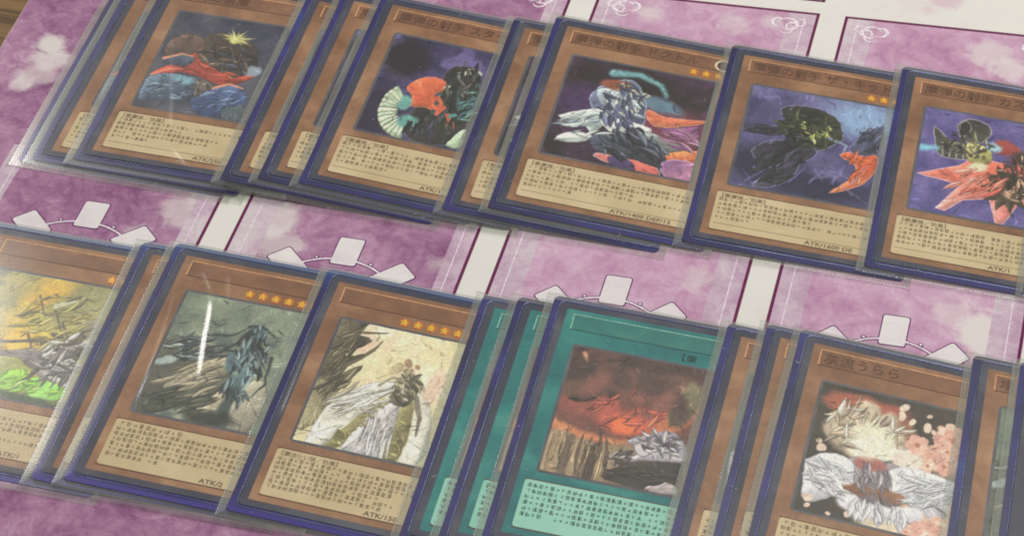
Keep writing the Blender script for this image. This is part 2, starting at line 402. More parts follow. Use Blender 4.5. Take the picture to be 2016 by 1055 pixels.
for i, (x0, x1) in enumerate(zones):
    vlow, vhigh = -44.0, 67.0
    z = zone(i, x0, x1, vlow, vhigh)
    emblem(i, (x0 + x1) / 2, 18.0, z)
    if i == 0: continue
    z2 = zone(i, x0 - 0.1, x1 - 0.1, 75.0, 174.2)
    swirl(x0 + 8.5, 167.5, 1, z2); swirl(x1 - 8.5, 167.5, -1, z2)
# next zone row beyond, only its near border shows
for (x0, x1) in ((-92.1, -24.7), (-15.9, 53.6)):
    for (a0, c0, a1, c1) in ((x0, 180.7, x1, 181.6), (x0 - .45, 180.7, x0 + .45, 234), (x1 - .45, 180.7, x1 + .45, 234)):
        grid_sheet("border_line", a0, c0, a1, c1, 0.11, M['mat_line'], 4, 4)
# ------------------------------------------------------------------ abstract colour panels (generic stand-ins for the pictures)
AN = 216
gy, gx = np.mgrid[0:AN, 0:AN] / (AN - 1.0)
def vnoise(freq, seed, oct=4, g=0.55):
    rs = np.random.RandomState(seed); out = np.zeros((AN, AN)); amp = 1; tot = 0
    for o in range(oct):
        f = int(freq * 2 ** o) + 2
        G = rs.rand(f + 2, f + 2)
        x = gx * f; y = gy * f; xi = x.astype(int); yi = y.astype(int)
        fx = x - xi; fy = y - yi; fx = fx * fx * (3 - 2 * fx); fy = fy * fy * (3 - 2 * fy)
        out += amp * (G[yi, xi] * (1 - fx) * (1 - fy) + G[yi, xi + 1] * fx * (1 - fy) + G[yi + 1, xi] * (1 - fx) * fy + G[yi + 1, xi + 1] * fx * fy)
        tot += amp; amp *= g
    return out / tot
UM = 1.0
class Art:
    def __init__(s, c0, c1, seed, freq=3, c2=None):
        n = np.clip((vnoise(freq, seed, 5) - 0.3) / 0.4, 0, 1)[..., None]
        s.im = np.array(c0, float) * (1 - n) + np.array(c1, float) * n
        if c2 is not None:
            k = np.clip((vnoise(freq + 1, seed + 50, 5) - 0.55) / 0.15, 0, 1)[..., None]
            s.im = s.im * (1 - k) + np.array(c2, float) * k
        s.seed = seed * 100; s.k = 0
    def _w(s, warp):
        s.k += 1
        if not warp: return gx / UM, gy
        return gx / UM + warp * (vnoise(9, s.seed + s.k, 3) - 0.5) * 2, gy + warp * (vnoise(9, s.seed + s.k + 500, 3) - 0.5) * 2
    def _put(s, m, col, vary, col2):
        c = np.array(col, float)
        if col2 is not None:               # tone turns across the shape, broken by a little noise
            rs = random.Random(s.seed + s.k); an = rs.uniform(0.6, 2.2)
            g = (gx / UM) * math.cos(an) + gy * math.sin(an)
            w = m > 0.5
            lo, hi = (g[w].min(), g[w].max()) if w.any() else (0, 1)
            k = np.clip((g - lo) / (hi - lo + 1e-6) + 0.7 * (vnoise(6, s.seed + s.k + 900, 3) - 0.5), 0, 1)[..., None]
            k = k * k * (3 - 2 * k)
            c = c * (1 - k) + np.array(col2, float) * k
        if vary: c = c * (1 + vary * (vnoise(10, s.seed + s.k + 950, 3)[..., None] - 0.5) * 1.6)
        m = m[..., None]; s.im = s.im * (1 - m) + c * m
    def _seg(s, x0, y0, x1, y1, w0, w1, soft=0.004):
        X, Y = gx / UM, gy; dx, dy = x1 - x0, y1 - y0
        t = np.clip(((X - x0) * dx + (Y - y0) * dy) / (dx * dx + dy * dy + 1e-12), 0, 1)
        return np.clip(((w0 + (w1 - w0) * t) / 2 - np.hypot(X - x0 - t * dx, Y - y0 - t * dy)) / soft + 0.5, 0, 1)
    def poly(s, pts, col, col2=None, soft=0.005, warp=0.012, vary=0.08, a=1.0, line=None, lw=0.007, folds=None, sharp=False):
        if not sharp and len(pts) > 3: pts = curve_pts(pts)
        X, Y = s._w(min(warp, 0.014) if soft < 0.015 else warp); ins = np.zeros(X.shape, bool); d = np.full(X.shape, 9.0); n = len(pts)
        for i in range(n):
            x0, y0 = pts[i]; x1, y1 = pts[(i + 1) % n]
            c = ((y0 > Y) != (y1 > Y)); xx = x0 + (Y - y0) * (x1 - x0) / ((y1 - y0) if abs(y1 - y0) > 1e-9 else 1e-9)
            ins ^= c & (X < xx)
            dx, dy = x1 - x0, y1 - y0; t = np.clip(((X - x0) * dx + (Y - y0) * dy) / (dx * dx + dy * dy + 1e-12), 0, 1)
            d = np.minimum(d, np.hypot(X - x0 - t * dx, Y - y0 - t * dy))
        sd = np.where(ins, -d, d); mk = np.clip(0.5 - sd / (2 * soft), 0, 1) * a
        s._put(mk, col, vary, col2)
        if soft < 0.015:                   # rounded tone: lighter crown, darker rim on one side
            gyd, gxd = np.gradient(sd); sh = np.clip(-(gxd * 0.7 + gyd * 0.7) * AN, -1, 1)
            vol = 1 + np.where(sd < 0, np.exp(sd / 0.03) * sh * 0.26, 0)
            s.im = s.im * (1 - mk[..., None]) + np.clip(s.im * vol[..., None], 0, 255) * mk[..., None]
        if soft < 0.015:                   # fold lines and facets inside the shape
            rs = random.Random(s.seed + s.k + 77); cx = sum(p[0] for p in pts) / n; cy = sum(p[1] for p in pts) / n
            ext = max(max(p[0] for p in pts) - min(p[0] for p in pts), max(p[1] for p in pts) - min(p[1] for p in pts))
            nf = folds if folds is not None else int(3 + ext * 16)
            for k in range(nf):
                i = rs.randrange(n); t = rs.random(); ax = pts[i][0] + (pts[(i + 1) % n][0] - pts[i][0]) * t; ay = pts[i][1] + (pts[(i + 1) % n][1] - pts[i][1]) * t
                q = rs.uniform(0.35, 0.95); bx = ax + (cx - ax) * q + rs.uniform(-.05, .05); by = ay + (cy - ay) * q + rs.uniform(-.05, .05)
                f = rs.choice((0.5, 0.6, 0.7, 1.28, 1.45))
                if rs.random() < 0.35:     # broad fold
                    m = s._seg(ax, ay, bx, by, ext * 0.12, 0.004, 0.02) * 0.4
                else: m = s._seg(ax, ay, bx, by, 0.010, 0.001) * 0.7
                m = (m * mk)[..., None]; s.im = s.im * (1 - m) + np.clip(s.im * f, 0, 255) * m
        if line is not None: s._put(np.clip(1 - np.abs(sd) / lw, 0, 1) * 0.75, line, 0, None)
        elif soft < 0.015: s._put(np.clip(1 - np.abs(sd) / 0.005, 0, 1) * 0.55, tuple(v * 0.4 for v in col), 0, None)
        return s
    def blob(s, cx, cy, rx, ry, col, col2=None, rot=0, soft=0.15, warp=0.03, vary=0.15, a=1.0, line=None):
        X, Y = s._w(warp); c, q = math.cos(rot), math.sin(rot)
        u = ((X - cx) * c + (Y - cy) * q) / rx; v = (-(X - cx) * q + (Y - cy) * c) / ry
        r = np.hypot(u, v); s._put(np.clip((1 - r) / soft + 0.5, 0, 1) * a, col, vary * 0.5, col2)
        if line is not None: s._put(np.clip(1 - np.abs(r - 1) * min(rx, ry) / 0.008, 0, 1) * 0.7, line, 0.1, None)
        return s
    def stroke(s, pts, w, col, w2=None, soft=0.006, warp=0.01, vary=0.15, a=1.0):
        X, Y = s._w(warp); m = np.zeros(X.shape); n = len(pts) - 1; w2 = w if w2 is None else w2
        for i in range(n):
            x0, y0 = pts[i]; x1, y1 = pts[i + 1]; dx, dy = x1 - x0, y1 - y0
            t = np.clip(((X - x0) * dx + (Y - y0) * dy) / (dx * dx + dy * dy + 1e-12), 0, 1)
            ww = w + (w2 - w) * (i + t) / n
            d = np.hypot(X - x0 - t * dx, Y - y0 - t * dy)
            m = np.maximum(m, np.clip((ww / 2 - d) / soft + 0.5, 0, 1))
        s._put(m * a, col, vary, None); return s
    def slivers(s, n, cx, cy, rx, ry, L, cols, ang, spread, seed, wr=0.28):
        rs = random.Random(seed)
        for _ in range(n):
            r = math.sqrt(rs.random()); t = rs.uniform(0, 6.283)
            x, y = cx + rx * r * math.cos(t), cy + ry * r * math.sin(t); l = L * rs.uniform(.5, 1.3); w = l * wr * rs.uniform(.5, 1.2); an = ang + rs.uniform(-spread, spread)
            i0, i1 = max(0, int((y - l) * AN)), min(AN, int((y + l) * AN) + 2); j0, j1 = max(0, int((x - l) * UM * AN)), min(AN, int((x + l) * UM * AN) + 2)
            if i1 <= i0 or j1 <= j0: continue
            X, Y = gx[i0:i1, j0:j1] / UM - x, gy[i0:i1, j0:j1] - y
            u = (X * math.cos(an) + Y * math.sin(an)) / l; v = -X * math.sin(an) + Y * math.cos(an) + rs.uniform(-.25, .25) * l * u * u
            hw = w * np.clip(1 - np.abs(u) ** 1.6, 0, 1); sd = np.abs(v) - hw
            m = np.clip(0.5 - sd / 0.005, 0, 1) * (hw > 0); c = np.array(rs.choice(cols), float)
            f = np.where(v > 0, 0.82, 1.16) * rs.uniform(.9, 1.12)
            im = s.im[i0:i1, j0:j1]; im = im * (1 - m[..., None]) + (c * f[..., None]) * m[..., None]
            o = (np.clip(1 - np.abs(sd) / 0.005, 0, 1) * (hw > 0.002) * 0.6)[..., None]
            s.im[i0:i1, j0:j1] = im * (1 - o) + c * 0.42 * o
        return s
    def scatter(s, n, box, r, cols, seed, elong=1.0, soft=0.3):
        rs = random.Random(seed)
        for _ in range(n):
            q = rs.uniform(0.6, 1.3) * r
            s.blob(rs.uniform(box[0], box[2]), rs.uniform(box[1], box[3]), q * elong, q, rs.choice(cols), rot=rs.uniform(0, 3), soft=soft, warp=0.006)
        return s
def curve_pts(p, k=3):
    n = len(p); o = []
    for i in range(n):
        a, b, c, d = p[i - 1], p[i], p[(i + 1) % n], p[(i + 2) % n]
        for q in range(k):
            t = q / k; t2 = t * t; t3 = t2 * t
            o.append(tuple(0.5 * (2 * b[j] + (c[j] - a[j]) * t + (2 * a[j] - 5 * b[j] + 4 * c[j] - d[j]) * t2 + (3 * b[j] - a[j] - 3 * c[j] + d[j]) * t3) for j in (0, 1)))
    return o
def star_pts(cx, cy, r1, r2, n, a0=0, sx=1, sy=1):
    return [(cx + sx * (r1 if k % 2 == 0 else r2) * math.cos(a0 + math.pi * k / n), cy + sy * (r1 if k % 2 == 0 else r2) * math.sin(a0 + math.pi * k / n)) for k in range(2 * n)]

def art_ember():          # dark slate, red sweep, blue lobes, yellow green spray
    a = Art((50, 54, 74), (84, 84, 100), 1)
    a.poly([(.02, .36), (.16, .22), (.36, .26), (.50, .46), (.34, .50), (.14, .56)], (112, 84, 72), (74, 62, 60), warp=.02)
    a.poly([(.34, .24), (.52, .16), (.82, .24), (.92, .44), (.70, .56), (.50, .48)], (78, 66, 58), (58, 52, 50), warp=.03)
    a.poly([(.60, .42), (.78, .34), (.96, .46), (.84, .60), (.66, .58)], (54, 46, 46), (80, 70, 64), warp=.02)
    a.poly([(.02, .66), (.20, .52), (.32, .40), (.46, .46), (.60, .56), (.80, .58), (.98, .48), (.90, .60), (.70, .68), (.48, .64), (.26, .62), (.10, .70)], (200, 78, 56), (160, 60, 50), warp=.01)
    a.poly([(.06, .52), (.20, .42), (.34, .46), (.30, .54), (.16, .56)], (84, 96, 118), (64, 74, 98)).stroke([(.06, .50), (.20, .43), (.32, .44)], .03, (224, 148, 116), .01).stroke([(.02, .68), (.16, .60), (.30, .58)], .022, (222, 132, 100), .006)
    a.poly([(0, .72), (.20, .64), (.40, .66), (.46, .76), (.30, .88), (.06, .96), (0, .90)], (104, 128, 150), (70, 84, 112), warp=.02).blob(.34, .68, .10, .04, (120, 164, 182), soft=.7)
    a.poly([(.44, .74), (.52, .66), (.62, .70), (.58, .80), (.48, .82)], (112, 104, 96), (66, 60, 58))
    a.poly([(.48, .86), (.66, .72), (.84, .66), (.96, .74), (.98, .90), (.80, .98), (.60, .98)], (84, 108, 160), (60, 76, 122), warp=.02).stroke([(.60, .74), (.76, .66), (.90, .68)], .03, (222, 146, 116), .010)
    a.poly([(.80, .86), (.90, .82), (1, .88), (1, 1), (.84, 1)], (66, 82, 92), (88, 104, 110)).blob(.92, .50, .08, .05, (140, 154, 172), soft=.6)
    for k in range(11):
        t = -3.2 + k * .40; l = .16 if k % 2 else .11
        a.poly([(.63 + .02 * math.cos(t + 1.57), .20 + .02 * math.sin(t + 1.57)), (.63 + l * 1.2 * math.cos(t), .20 + l * .75 * math.sin(t)), (.63 - .02 * math.cos(t + 1.57), .20 - .02 * math.sin(t + 1.57))], (222, 216, 140), (186, 178, 100), folds=0)
    a.blob(.62, .21, .05, .04, (206, 200, 122), soft=.5).blob(.58, .30, .05, .018, (224, 218, 160), soft=.5)
    a.slivers(46, .62, .40, .24, .13, .07, [(86, 72, 62), (62, 54, 52), (110, 92, 78), (72, 78, 92)], .5, .9, 1).slivers(22, .52, .75, .09, .07, .045, [(120, 112, 104), (82, 76, 74), (146, 140, 130)], 1, 1.2, 2).slivers(26, .24, .80, .20, .10, .07, [(108, 132, 154), (82, 98, 126)], -.3, .4, 3).slivers(26, .76, .82, .18, .10, .07, [(84, 108, 158), (66, 84, 130), (104, 128, 168)], -.4, .4, 4)
    a.slivers(16, .48, .56, .30, .05, .08, [(206, 84, 60), (176, 66, 52), (224, 120, 92)], .1, .3, 5, .16)
    return a
def art_fan():            # violet night, orange membrane, pale green fan, dark mass
    a = Art((46, 40, 78), (80, 68, 122), 2, c2=(104, 92, 150))
    a.blob(.18, .22, .22, .2, (36, 32, 40), soft=.6).blob(.1, .8, .25, .25, (44, 36, 62), soft=.6)
    a.poly([(.60, .30), (.72, .18), (.88, .20), (.98, .36), (1, .75), (.86, .98), (.50, .99), (.42, .80), (.48, .66), (.62, .58)], (40, 40, 38), (60, 58, 54), warp=.03, line=(120, 110, 150))
    a.poly([(.30, .50), (.44, .37), (.64, .38), (.62, .52), (.72, .62), (.90, .84), (.70, .74), (.56, .66), (.40, .68), (.38, .58)], (224, 104, 66), (206, 84, 56), warp=.01, line=(240, 140, 100))
    for k in range(13):
        t = -2.4 - k * .19; r0, r1 = .13, .27
        cx, cy = .42, .72
        p = lambda r, t: (cx + r * 1.05 * math.cos(t), cy + r * math.sin(t))
        a.poly([p(r0, t - .08), p(r1, t - .10), p(r1 + .015, t), p(r1, t + .10), p(r0, t + .08)], (204, 218, 180) if k % 2 else (178, 200, 168), warp=.006)
    a.blob(.34, .66, .06, .08, (104, 170, 164), soft=.4).blob(.44, .84, .10, .06, (92, 160, 152), soft=.5)
    a.blob(.92, .52, .12, .10, (72, 120, 124), (60, 90, 110), soft=.6).stroke([(.80, .70), (.98, .60)], .04, (84, 140, 138), .02)
    a.poly([(.86, .98), (.92, .84), (1, .80), (1, .98)], (184, 206, 172))
    a.scatter(16, (.6, .5, .85, .9), .02, [(64, 84, 84), (84, 82, 74), (52, 50, 46)], 5).scatter(9, (.66, .2, .98, .5), .012, [(196, 190, 172), (92, 96, 92), (120, 130, 128)], 15, 2.2)
    a.slivers(64, .82, .50, .15, .34, .07, [(46, 46, 42), (34, 34, 34), (66, 64, 58), (60, 84, 86), (92, 90, 82)], 1.4, .9, 6).slivers(26, .62, .86, .18, .09, .06, [(40, 40, 40), (58, 58, 56), (70, 66, 84)], 1.5, .4, 7).slivers(18, .93, .56, .08, .16, .06, [(84, 144, 142), (70, 110, 120), (116, 164, 156)], -.7, .6, 8)
    a.slivers(12, .78, .22, .12, .08, .03, [(206, 200, 182), (96, 96, 90)], .3, 1.2, 9)
    return a
def art_shards():         # black and wine night, white shards, steel blue core, orange sails
    a = Art((42, 36, 36), (66, 44, 66), 3, c2=(84, 50, 84))
    a.blob(.8, .55, .35, .2, (120, 54, 74), soft=.8).blob(.2, .45, .2, .2, (70, 46, 90), soft=.7)
    a.stroke([(.30, .10), (.48, .07), (.64, .14), (.70, .24)], .07, (108, 166, 172), .02, soft=.03).blob(.66, .33, .16, .07, (92, 124, 146), rot=.3, soft=.7)
    a.poly([(.28, .22), (.44, .14), (.56, .30), (.60, .55), (.52, .66), (.34, .62), (.20, .40)], (112, 122, 154), (84, 88, 122), warp=.03, line=(176, 196, 220))
    a.poly([(.22, .30), (.34, .26), (.42, .36), (.32, .46)], (184, 200, 206), (140, 156, 180)).blob(.34, .21, .10, .05, (150, 80, 60), soft=.4)
    a.poly([(.44, .20), (.60, .26), (.50, .38)], (198, 200, 184)).poly([(.04, .62), (.34, .46), (.30, .72), (.20, .64)], (206, 220, 208), (176, 196, 196), line=(216, 226, 220))
    a.poly([(.06, .86), (.16, .74), (.30, .76), (.22, .84)], (214, 222, 216)).poly([(.32, .60), (.44, .70), (.54, .58), (.60, .74), (.66, .60), (.60, .56), (.36, .54)], (226, 230, 222), line=(200, 210, 210))
    a.poly([(.60, .40), (.74, .44), (1.0, .40), (.84, .50), (.66, .54)], (226, 100, 66), (236, 132, 92), line=(240, 170, 140))
    a.poly([(.60, .60), (1, .72), (1, .78), (.78, .76)], (150, 160, 160), (110, 110, 110)).poly([(.72, .56), (.96, .46), (1, .66)], (128, 74, 124), (170, 104, 150))
    a.poly([(.80, .78), (1, .70), (1, .82), (.84, .86)], (238, 138, 78), (230, 110, 76)).poly([(.80, .86), (1, .82), (1, 1), (.84, 1)], (126, 82, 128), (198, 130, 168), line=(210, 190, 220))
    a.poly([(.34, .94), (.50, .88), (.72, .90), (.80, 1), (.66, 1.02)], (232, 124, 112), (226, 104, 92), line=(190, 190, 220)).poly([(.44, .92), (.56, .90), (.64, 1), (.50, 1)], (80, 62, 110))
    a.poly([(.30, .74), (.60, .70), (.80, .92), (.60, .90), (.34, .88)], (82, 90, 110), (58, 60, 70), warp=.02).stroke([(.58, .62), (.74, .92)], .07, (50, 48, 56), .03)
    a.slivers(60, .42, .40, .15, .22, .06, [(116, 126, 158), (92, 96, 130), (170, 184, 198), (74, 76, 104), (206, 210, 206)], 1.0, .9, 10).slivers(40, .56, .78, .22, .12, .08, [(70, 76, 94), (52, 52, 60), (104, 112, 128)], .8, .5, 11).slivers(22, .22, .66, .16, .14, .07, [(212, 222, 214), (180, 196, 198), (150, 168, 180)], -.5, .4, 12)
    a.slivers(18, .86, .62, .12, .10, .07, [(176, 112, 156), (132, 78, 128), (206, 150, 176)], .4, .5, 13, .16).slivers(12, .42, .22, .10, .06, .03, [(176, 160, 130), (150, 84, 66), (200, 190, 160)], .6, 1.2, 14)
    return a
def art_storm():          # indigo storm, dark angular strokes, lime glints, orange crescent
    a = Art((62, 58, 104), (108, 102, 156), 4, c2=(84, 74, 132))
    a.blob(.86, .16, .30, .18, (134, 164, 206), soft=.9).blob(.2, .75, .3, .2, (44, 40, 70), soft=.8).blob(.6, .9, .4, .12, (40, 40, 70), soft=.8)
    ink = (42, 42, 38); ol = (150, 140, 190)
    a.poly([(.24, .18), (.40, .12), (.64, .18), (.72, .38), (.60, .52), (.46, .56), (.34, .44), (.28, .30)], ink, (66, 70, 50), warp=.05, line=ol)
    a.poly([(.02, .46), (.26, .36), (.44, .42), (.24, .46)], ink, (58, 54, 66), warp=.02, line=ol)
    a.poly([(.10, .66), (.22, .52), (.46, .48), (.56, .58), (.40, .72), (.24, .78)], (50, 48, 58), (74, 68, 96), warp=.05, line=ol)
    a.poly([(.16, .97), (.30, .76), (.44, .66), (.42, .84), (.28, .96)], (54, 56, 66), (80, 78, 104), warp=.04, line=ol)
    a.scatter(7, (.40, .30, .60, .46), .03, [(170, 184, 96), (132, 150, 76), (196, 190, 130)], 9, 1.5)
    a.poly([(.72, .54), (.92, .46), (1, .56), (.92, .78), (.70, .92), (.84, .74), (.84, .62)], (228, 96, 54), (238, 122, 70), warp=.008, line=(240, 160, 120))
    a.poly([(.78, .44), (.96, .20), (1, .20), (1, .44), (.86, .52)], (62, 66, 96), (90, 98, 130), warp=.02, line=ol).stroke([(.62, .40), (.76, .44), (.74, .52)], .03, (120, 140, 160), .01)
    for k in range(9):
        q = random.Random(k); x, y = q.uniform(.02, .9), q.uniform(.05, .95); a.stroke([(x, y), (x + q.uniform(-.1, .1), y + q.uniform(-.1, .1)), (x + q.uniform(-.18, .18), y + q.uniform(-.14, .14))], .012, (146, 132, 190), .002, soft=.012, a=.7)
    for k in range(6): a.stroke([(.1 + .15 * k, .95 - .03 * k), (.22 + .14 * k, .80 - .04 * k)], .012, (128, 112, 178), .003, soft=.02)
    a.slivers(70, .47, .34, .20, .17, .07, [(44, 46, 38), (60, 64, 46), (34, 34, 34), (84, 88, 60)], .6, 1.0, 15).slivers(12, .52, .38, .10, .07, .035, [(176, 188, 100), (206, 196, 130), (136, 150, 78)], .6, 1.2, 16).slivers(40, .32, .70, .17, .20, .09, [(48, 46, 54), (66, 62, 82), (38, 38, 42)], -.9, .5, 17).slivers(24, .14, .43, .13, .03, .08, [(46, 44, 50), (66, 60, 84)], -.1, .2, 18)
    a.slivers(22, .92, .36, .08, .14, .06, [(72, 76, 104), (96, 104, 134), (54, 56, 76)], -.9, .5, 19).slivers(14, .86, .66, .08, .14, .07, [(232, 104, 60), (214, 88, 52), (242, 138, 86)], 1.9, .4, 20, .16)
    return a
def art_burst():          # violet sky, coral star burst, black rings, brass plate
    a = Art((76, 66, 132), (116, 104, 170), 5, c2=(90, 80, 150))
    a.poly([(.02, .66), (.36, .52), (.50, .40), (.80, .44), (1, .60), (1, .80), (.90, .80), (.80, 1.0), (.74, 1.0), (.66, .78), (.44, .84), (.30, .97), (.22, .96), (.40, .70)], (228, 108, 84), (238, 146, 136), warp=.006, line=(250, 196, 190), sharp=True)
    a.blob(.44, .15, .15, .12, (58, 56, 52), (84, 80, 70), soft=.15, line=(200, 196, 190)).blob(.36, .15, .05, .09, (46, 46, 44), soft=.2, line=(170, 166, 150))
    a.poly([(.10, .18), (.28, .30), (.54, .30), (.56, .42), (.30, .46), (.16, .42)], (54, 52, 48), (88, 86, 78), warp=.012, line=(210, 206, 214))
    for k in range(4): a.stroke([(.19 + .06 * k, .31), (.21 + .06 * k, .45)], .016, (150, 150, 130))
    a.poly([(.40, .28), (.60, .30), (.62, .44), (.44, .46)], (200, 192, 116), (168, 160, 92), line=(90, 84, 50))
    for k in range(3):
        for j in range(2): a.blob(.45 + .055 * k, .335 + .065 * j, .02, .022, (110, 100, 60), soft=.3, warp=.003)
    a.stroke([(.02, .40), (.16, .38)], .07, (120, 190, 214), .03, soft=.03)
    a.poly(star_pts(.80, .66, .23, .15, 11, .2), (52, 44, 36), (78, 66, 50), warp=.02, sharp=True)
    a.blob(.74, .28, .13, .08, (176, 70, 60), (140, 52, 48), soft=.4).blob(.92, .40, .12, .12, (60, 52, 46), soft=.4).blob(.64, .28, .06, .04, (150, 196, 214), soft=.6)
    a.blob(.88, .70, .10, .07, (188, 150, 120), soft=.4).blob(.52, .50, .08, .05, (214, 206, 170), soft=.5)
    a.slivers(46, .40, .30, .22, .12, .045, [(62, 60, 54), (92, 90, 80), (44, 44, 42), (150, 146, 110)], .2, 1.2, 21).slivers(56, .86, .54, .14, .22, .06, [(64, 54, 44), (92, 76, 58), (150, 72, 60), (44, 38, 34), (190, 150, 120)], 1.0, 1.2, 22).slivers(26, .50, .66, .24, .12, .10, [(234, 124, 100), (240, 154, 142), (214, 96, 76)], -.7, .4, 23, .14)
    return a
def art_gold():           # gold and green foil strokes, grey brush marks
    a = Art((150, 142, 84), (186, 170, 96), 6, c2=(116, 116, 90))
    a.blob(.50, .45, .20, .5, (232, 182, 62), (240, 200, 90), soft=.7).blob(.62, .35, .25, .12, (200, 186, 90), soft=.6)
    a.blob(.8, .2, .3, .16, (150, 146, 96), (180, 174, 120), rot=-.4, soft=.6)
    for k, (x, y) in enumerate([(.42, .16), (.60, .26), (.48, .48), (.70, .34)]):
        a.stroke([(x, y), (x + .12, y + .16)], .02, (98, 92, 82), .008).stroke([(x - .08, y + .20), (x + .14, y + .05)], .02, (120, 112, 92), .008)
    a.stroke([(.30, .58), (.60, .52), (.80, .50)], .03, (112, 106, 96), .02).stroke([(.58, .22), (.76, .12)], .04, (196, 196, 160), .01)
    a.poly([(.30, .66), (.60, .58), (.86, .52), (.94, .64), (.98, .84), (.78, .82), (.56, .72), (.30, .76)], (128, 122, 120), (158, 152, 150), warp=.03)
    a.poly([(.30, .70), (.56, .70), (.70, .84), (.60, .88), (.30, .86)], (150, 150, 96), (170, 190, 70), warp=.02)
    a.poly([(.44, .82), (.58, .76), (.66, .84), (.56, .94), (.44, .92)], (154, 222, 62), (176, 226, 88), warp=.02).poly([(.66, .82), (.80, .80), (.98, .86), (.92, .96), (.70, .95)], (140, 226, 70), (170, 240, 110), warp=.02)
    a.stroke([(.74, .62), (.66, .80), (.56, .97)], .05, (96, 92, 88), .03).blob(.84, .70, .09, .06, (190, 196, 190), (120, 118, 120), soft=.3).blob(.90, .48, .08, .05, (196, 190, 180), soft=.4).blob(.95, .36, .10, .08, (160, 150, 130), soft=.5)
    a.blob(.6, 1.0, .5, .05, (60, 80, 50), soft=.6)
    a.slivers(70, .82, .62, .18, .22, .065, [(136, 130, 128), (104, 98, 96), (176, 170, 164), (86, 80, 76), (196, 196, 188)], -.6, .9, 24).slivers(50, .62, .34, .30, .22, .08, [(176, 164, 96), (146, 138, 88), (206, 190, 110), (116, 110, 84)], -.5, .5, 25, .16).slivers(24, .62, .88, .30, .05, .06, [(160, 224, 70), (134, 196, 60), (190, 236, 120)], -.3, .6, 26)
    return a
def art_knots():          # grey green dusk, slate brush knots, sand swoops
    a = Art((106, 120, 104), (150, 160, 136), 7, c2=(92, 106, 100))
    a.poly([(0, .42), (.3, .40), (.55, .44), (.65, .60), (.55, .78), (.2, .98), (0, 1)], (98, 98, 86), (80, 82, 74), warp=.03)
    a.poly([(.16, .74), (.40, .52), (.64, .44), (.66, .54), (.44, .70), (.20, .92)], (180, 168, 140), (158, 148, 122), warp=.015).poly([(.06, .90), (.32, .78), (.62, .60), (.66, .70), (.40, .86), (.14, 1.0)], (72, 76, 64), (96, 98, 82), warp=.015)
    a.poly([(.46, .96), (.60, .74), (.70, .66), (.66, .86), (.52, 1.0)], (186, 174, 146)).poly([(.74, .96), (.80, .64), (.94, .60), (1, .80), (.96, 1)], (182, 174, 150), (150, 146, 128))
    slate = (74, 92, 98)
    for p in [[(.05, .46), (.22, .36), (.40, .34)], [(.10, .58), (.30, .44), (.50, .38)], [(.14, .38), (.20, .46)], [(.30, .32), (.50, .28), (.60, .22)], [(.24, .50), (.56, .46)], [(.62, .20), (.72, .16), (.86, .22)], [(.60, .30), (.54, .40)], [(.66, .28), (.80, .36), (.76, .48)], [(.90, .40), (.94, .60), (.86, .74)]]:
        a.stroke(p, .03, (60, 70, 72), .008, warp=.02)
    a.scatter(16, (.58, .22, .86, .56), .042, [(92, 116, 122), (66, 80, 84), (116, 142, 146), (54, 62, 64)], 3, 1.5)
    a.blob(.74, .66, .06, .12, (92, 122, 128), (60, 74, 76), soft=.4).blob(.70, .86, .05, .12, (70, 84, 84), soft=.5).blob(.08, .58, .10, .035, (160, 176, 172), rot=-.5, soft=.5)
    a.blob(.62, .95, .2, .06, (58, 62, 54), soft=.6)
    a.slivers(80, .74, .50, .13, .34, .065, [(92, 116, 124), (66, 80, 86), (116, 144, 150), (52, 60, 62), (140, 160, 162)], 1.3, .8, 27).slivers(50, .30, .44, .28, .10, .075, [(72, 84, 84), (98, 112, 108), (58, 64, 62), (150, 162, 154)], -.4, .5, 28, .16).slivers(26, .34, .70, .22, .12, .12, [(182, 170, 142), (158, 148, 122), (130, 122, 102)], -.55, .25, 29, .14).slivers(20, .32, .86, .26, .08, .12, [(70, 74, 62), (90, 92, 78)], -.5, .25, 30, .16)
    return a
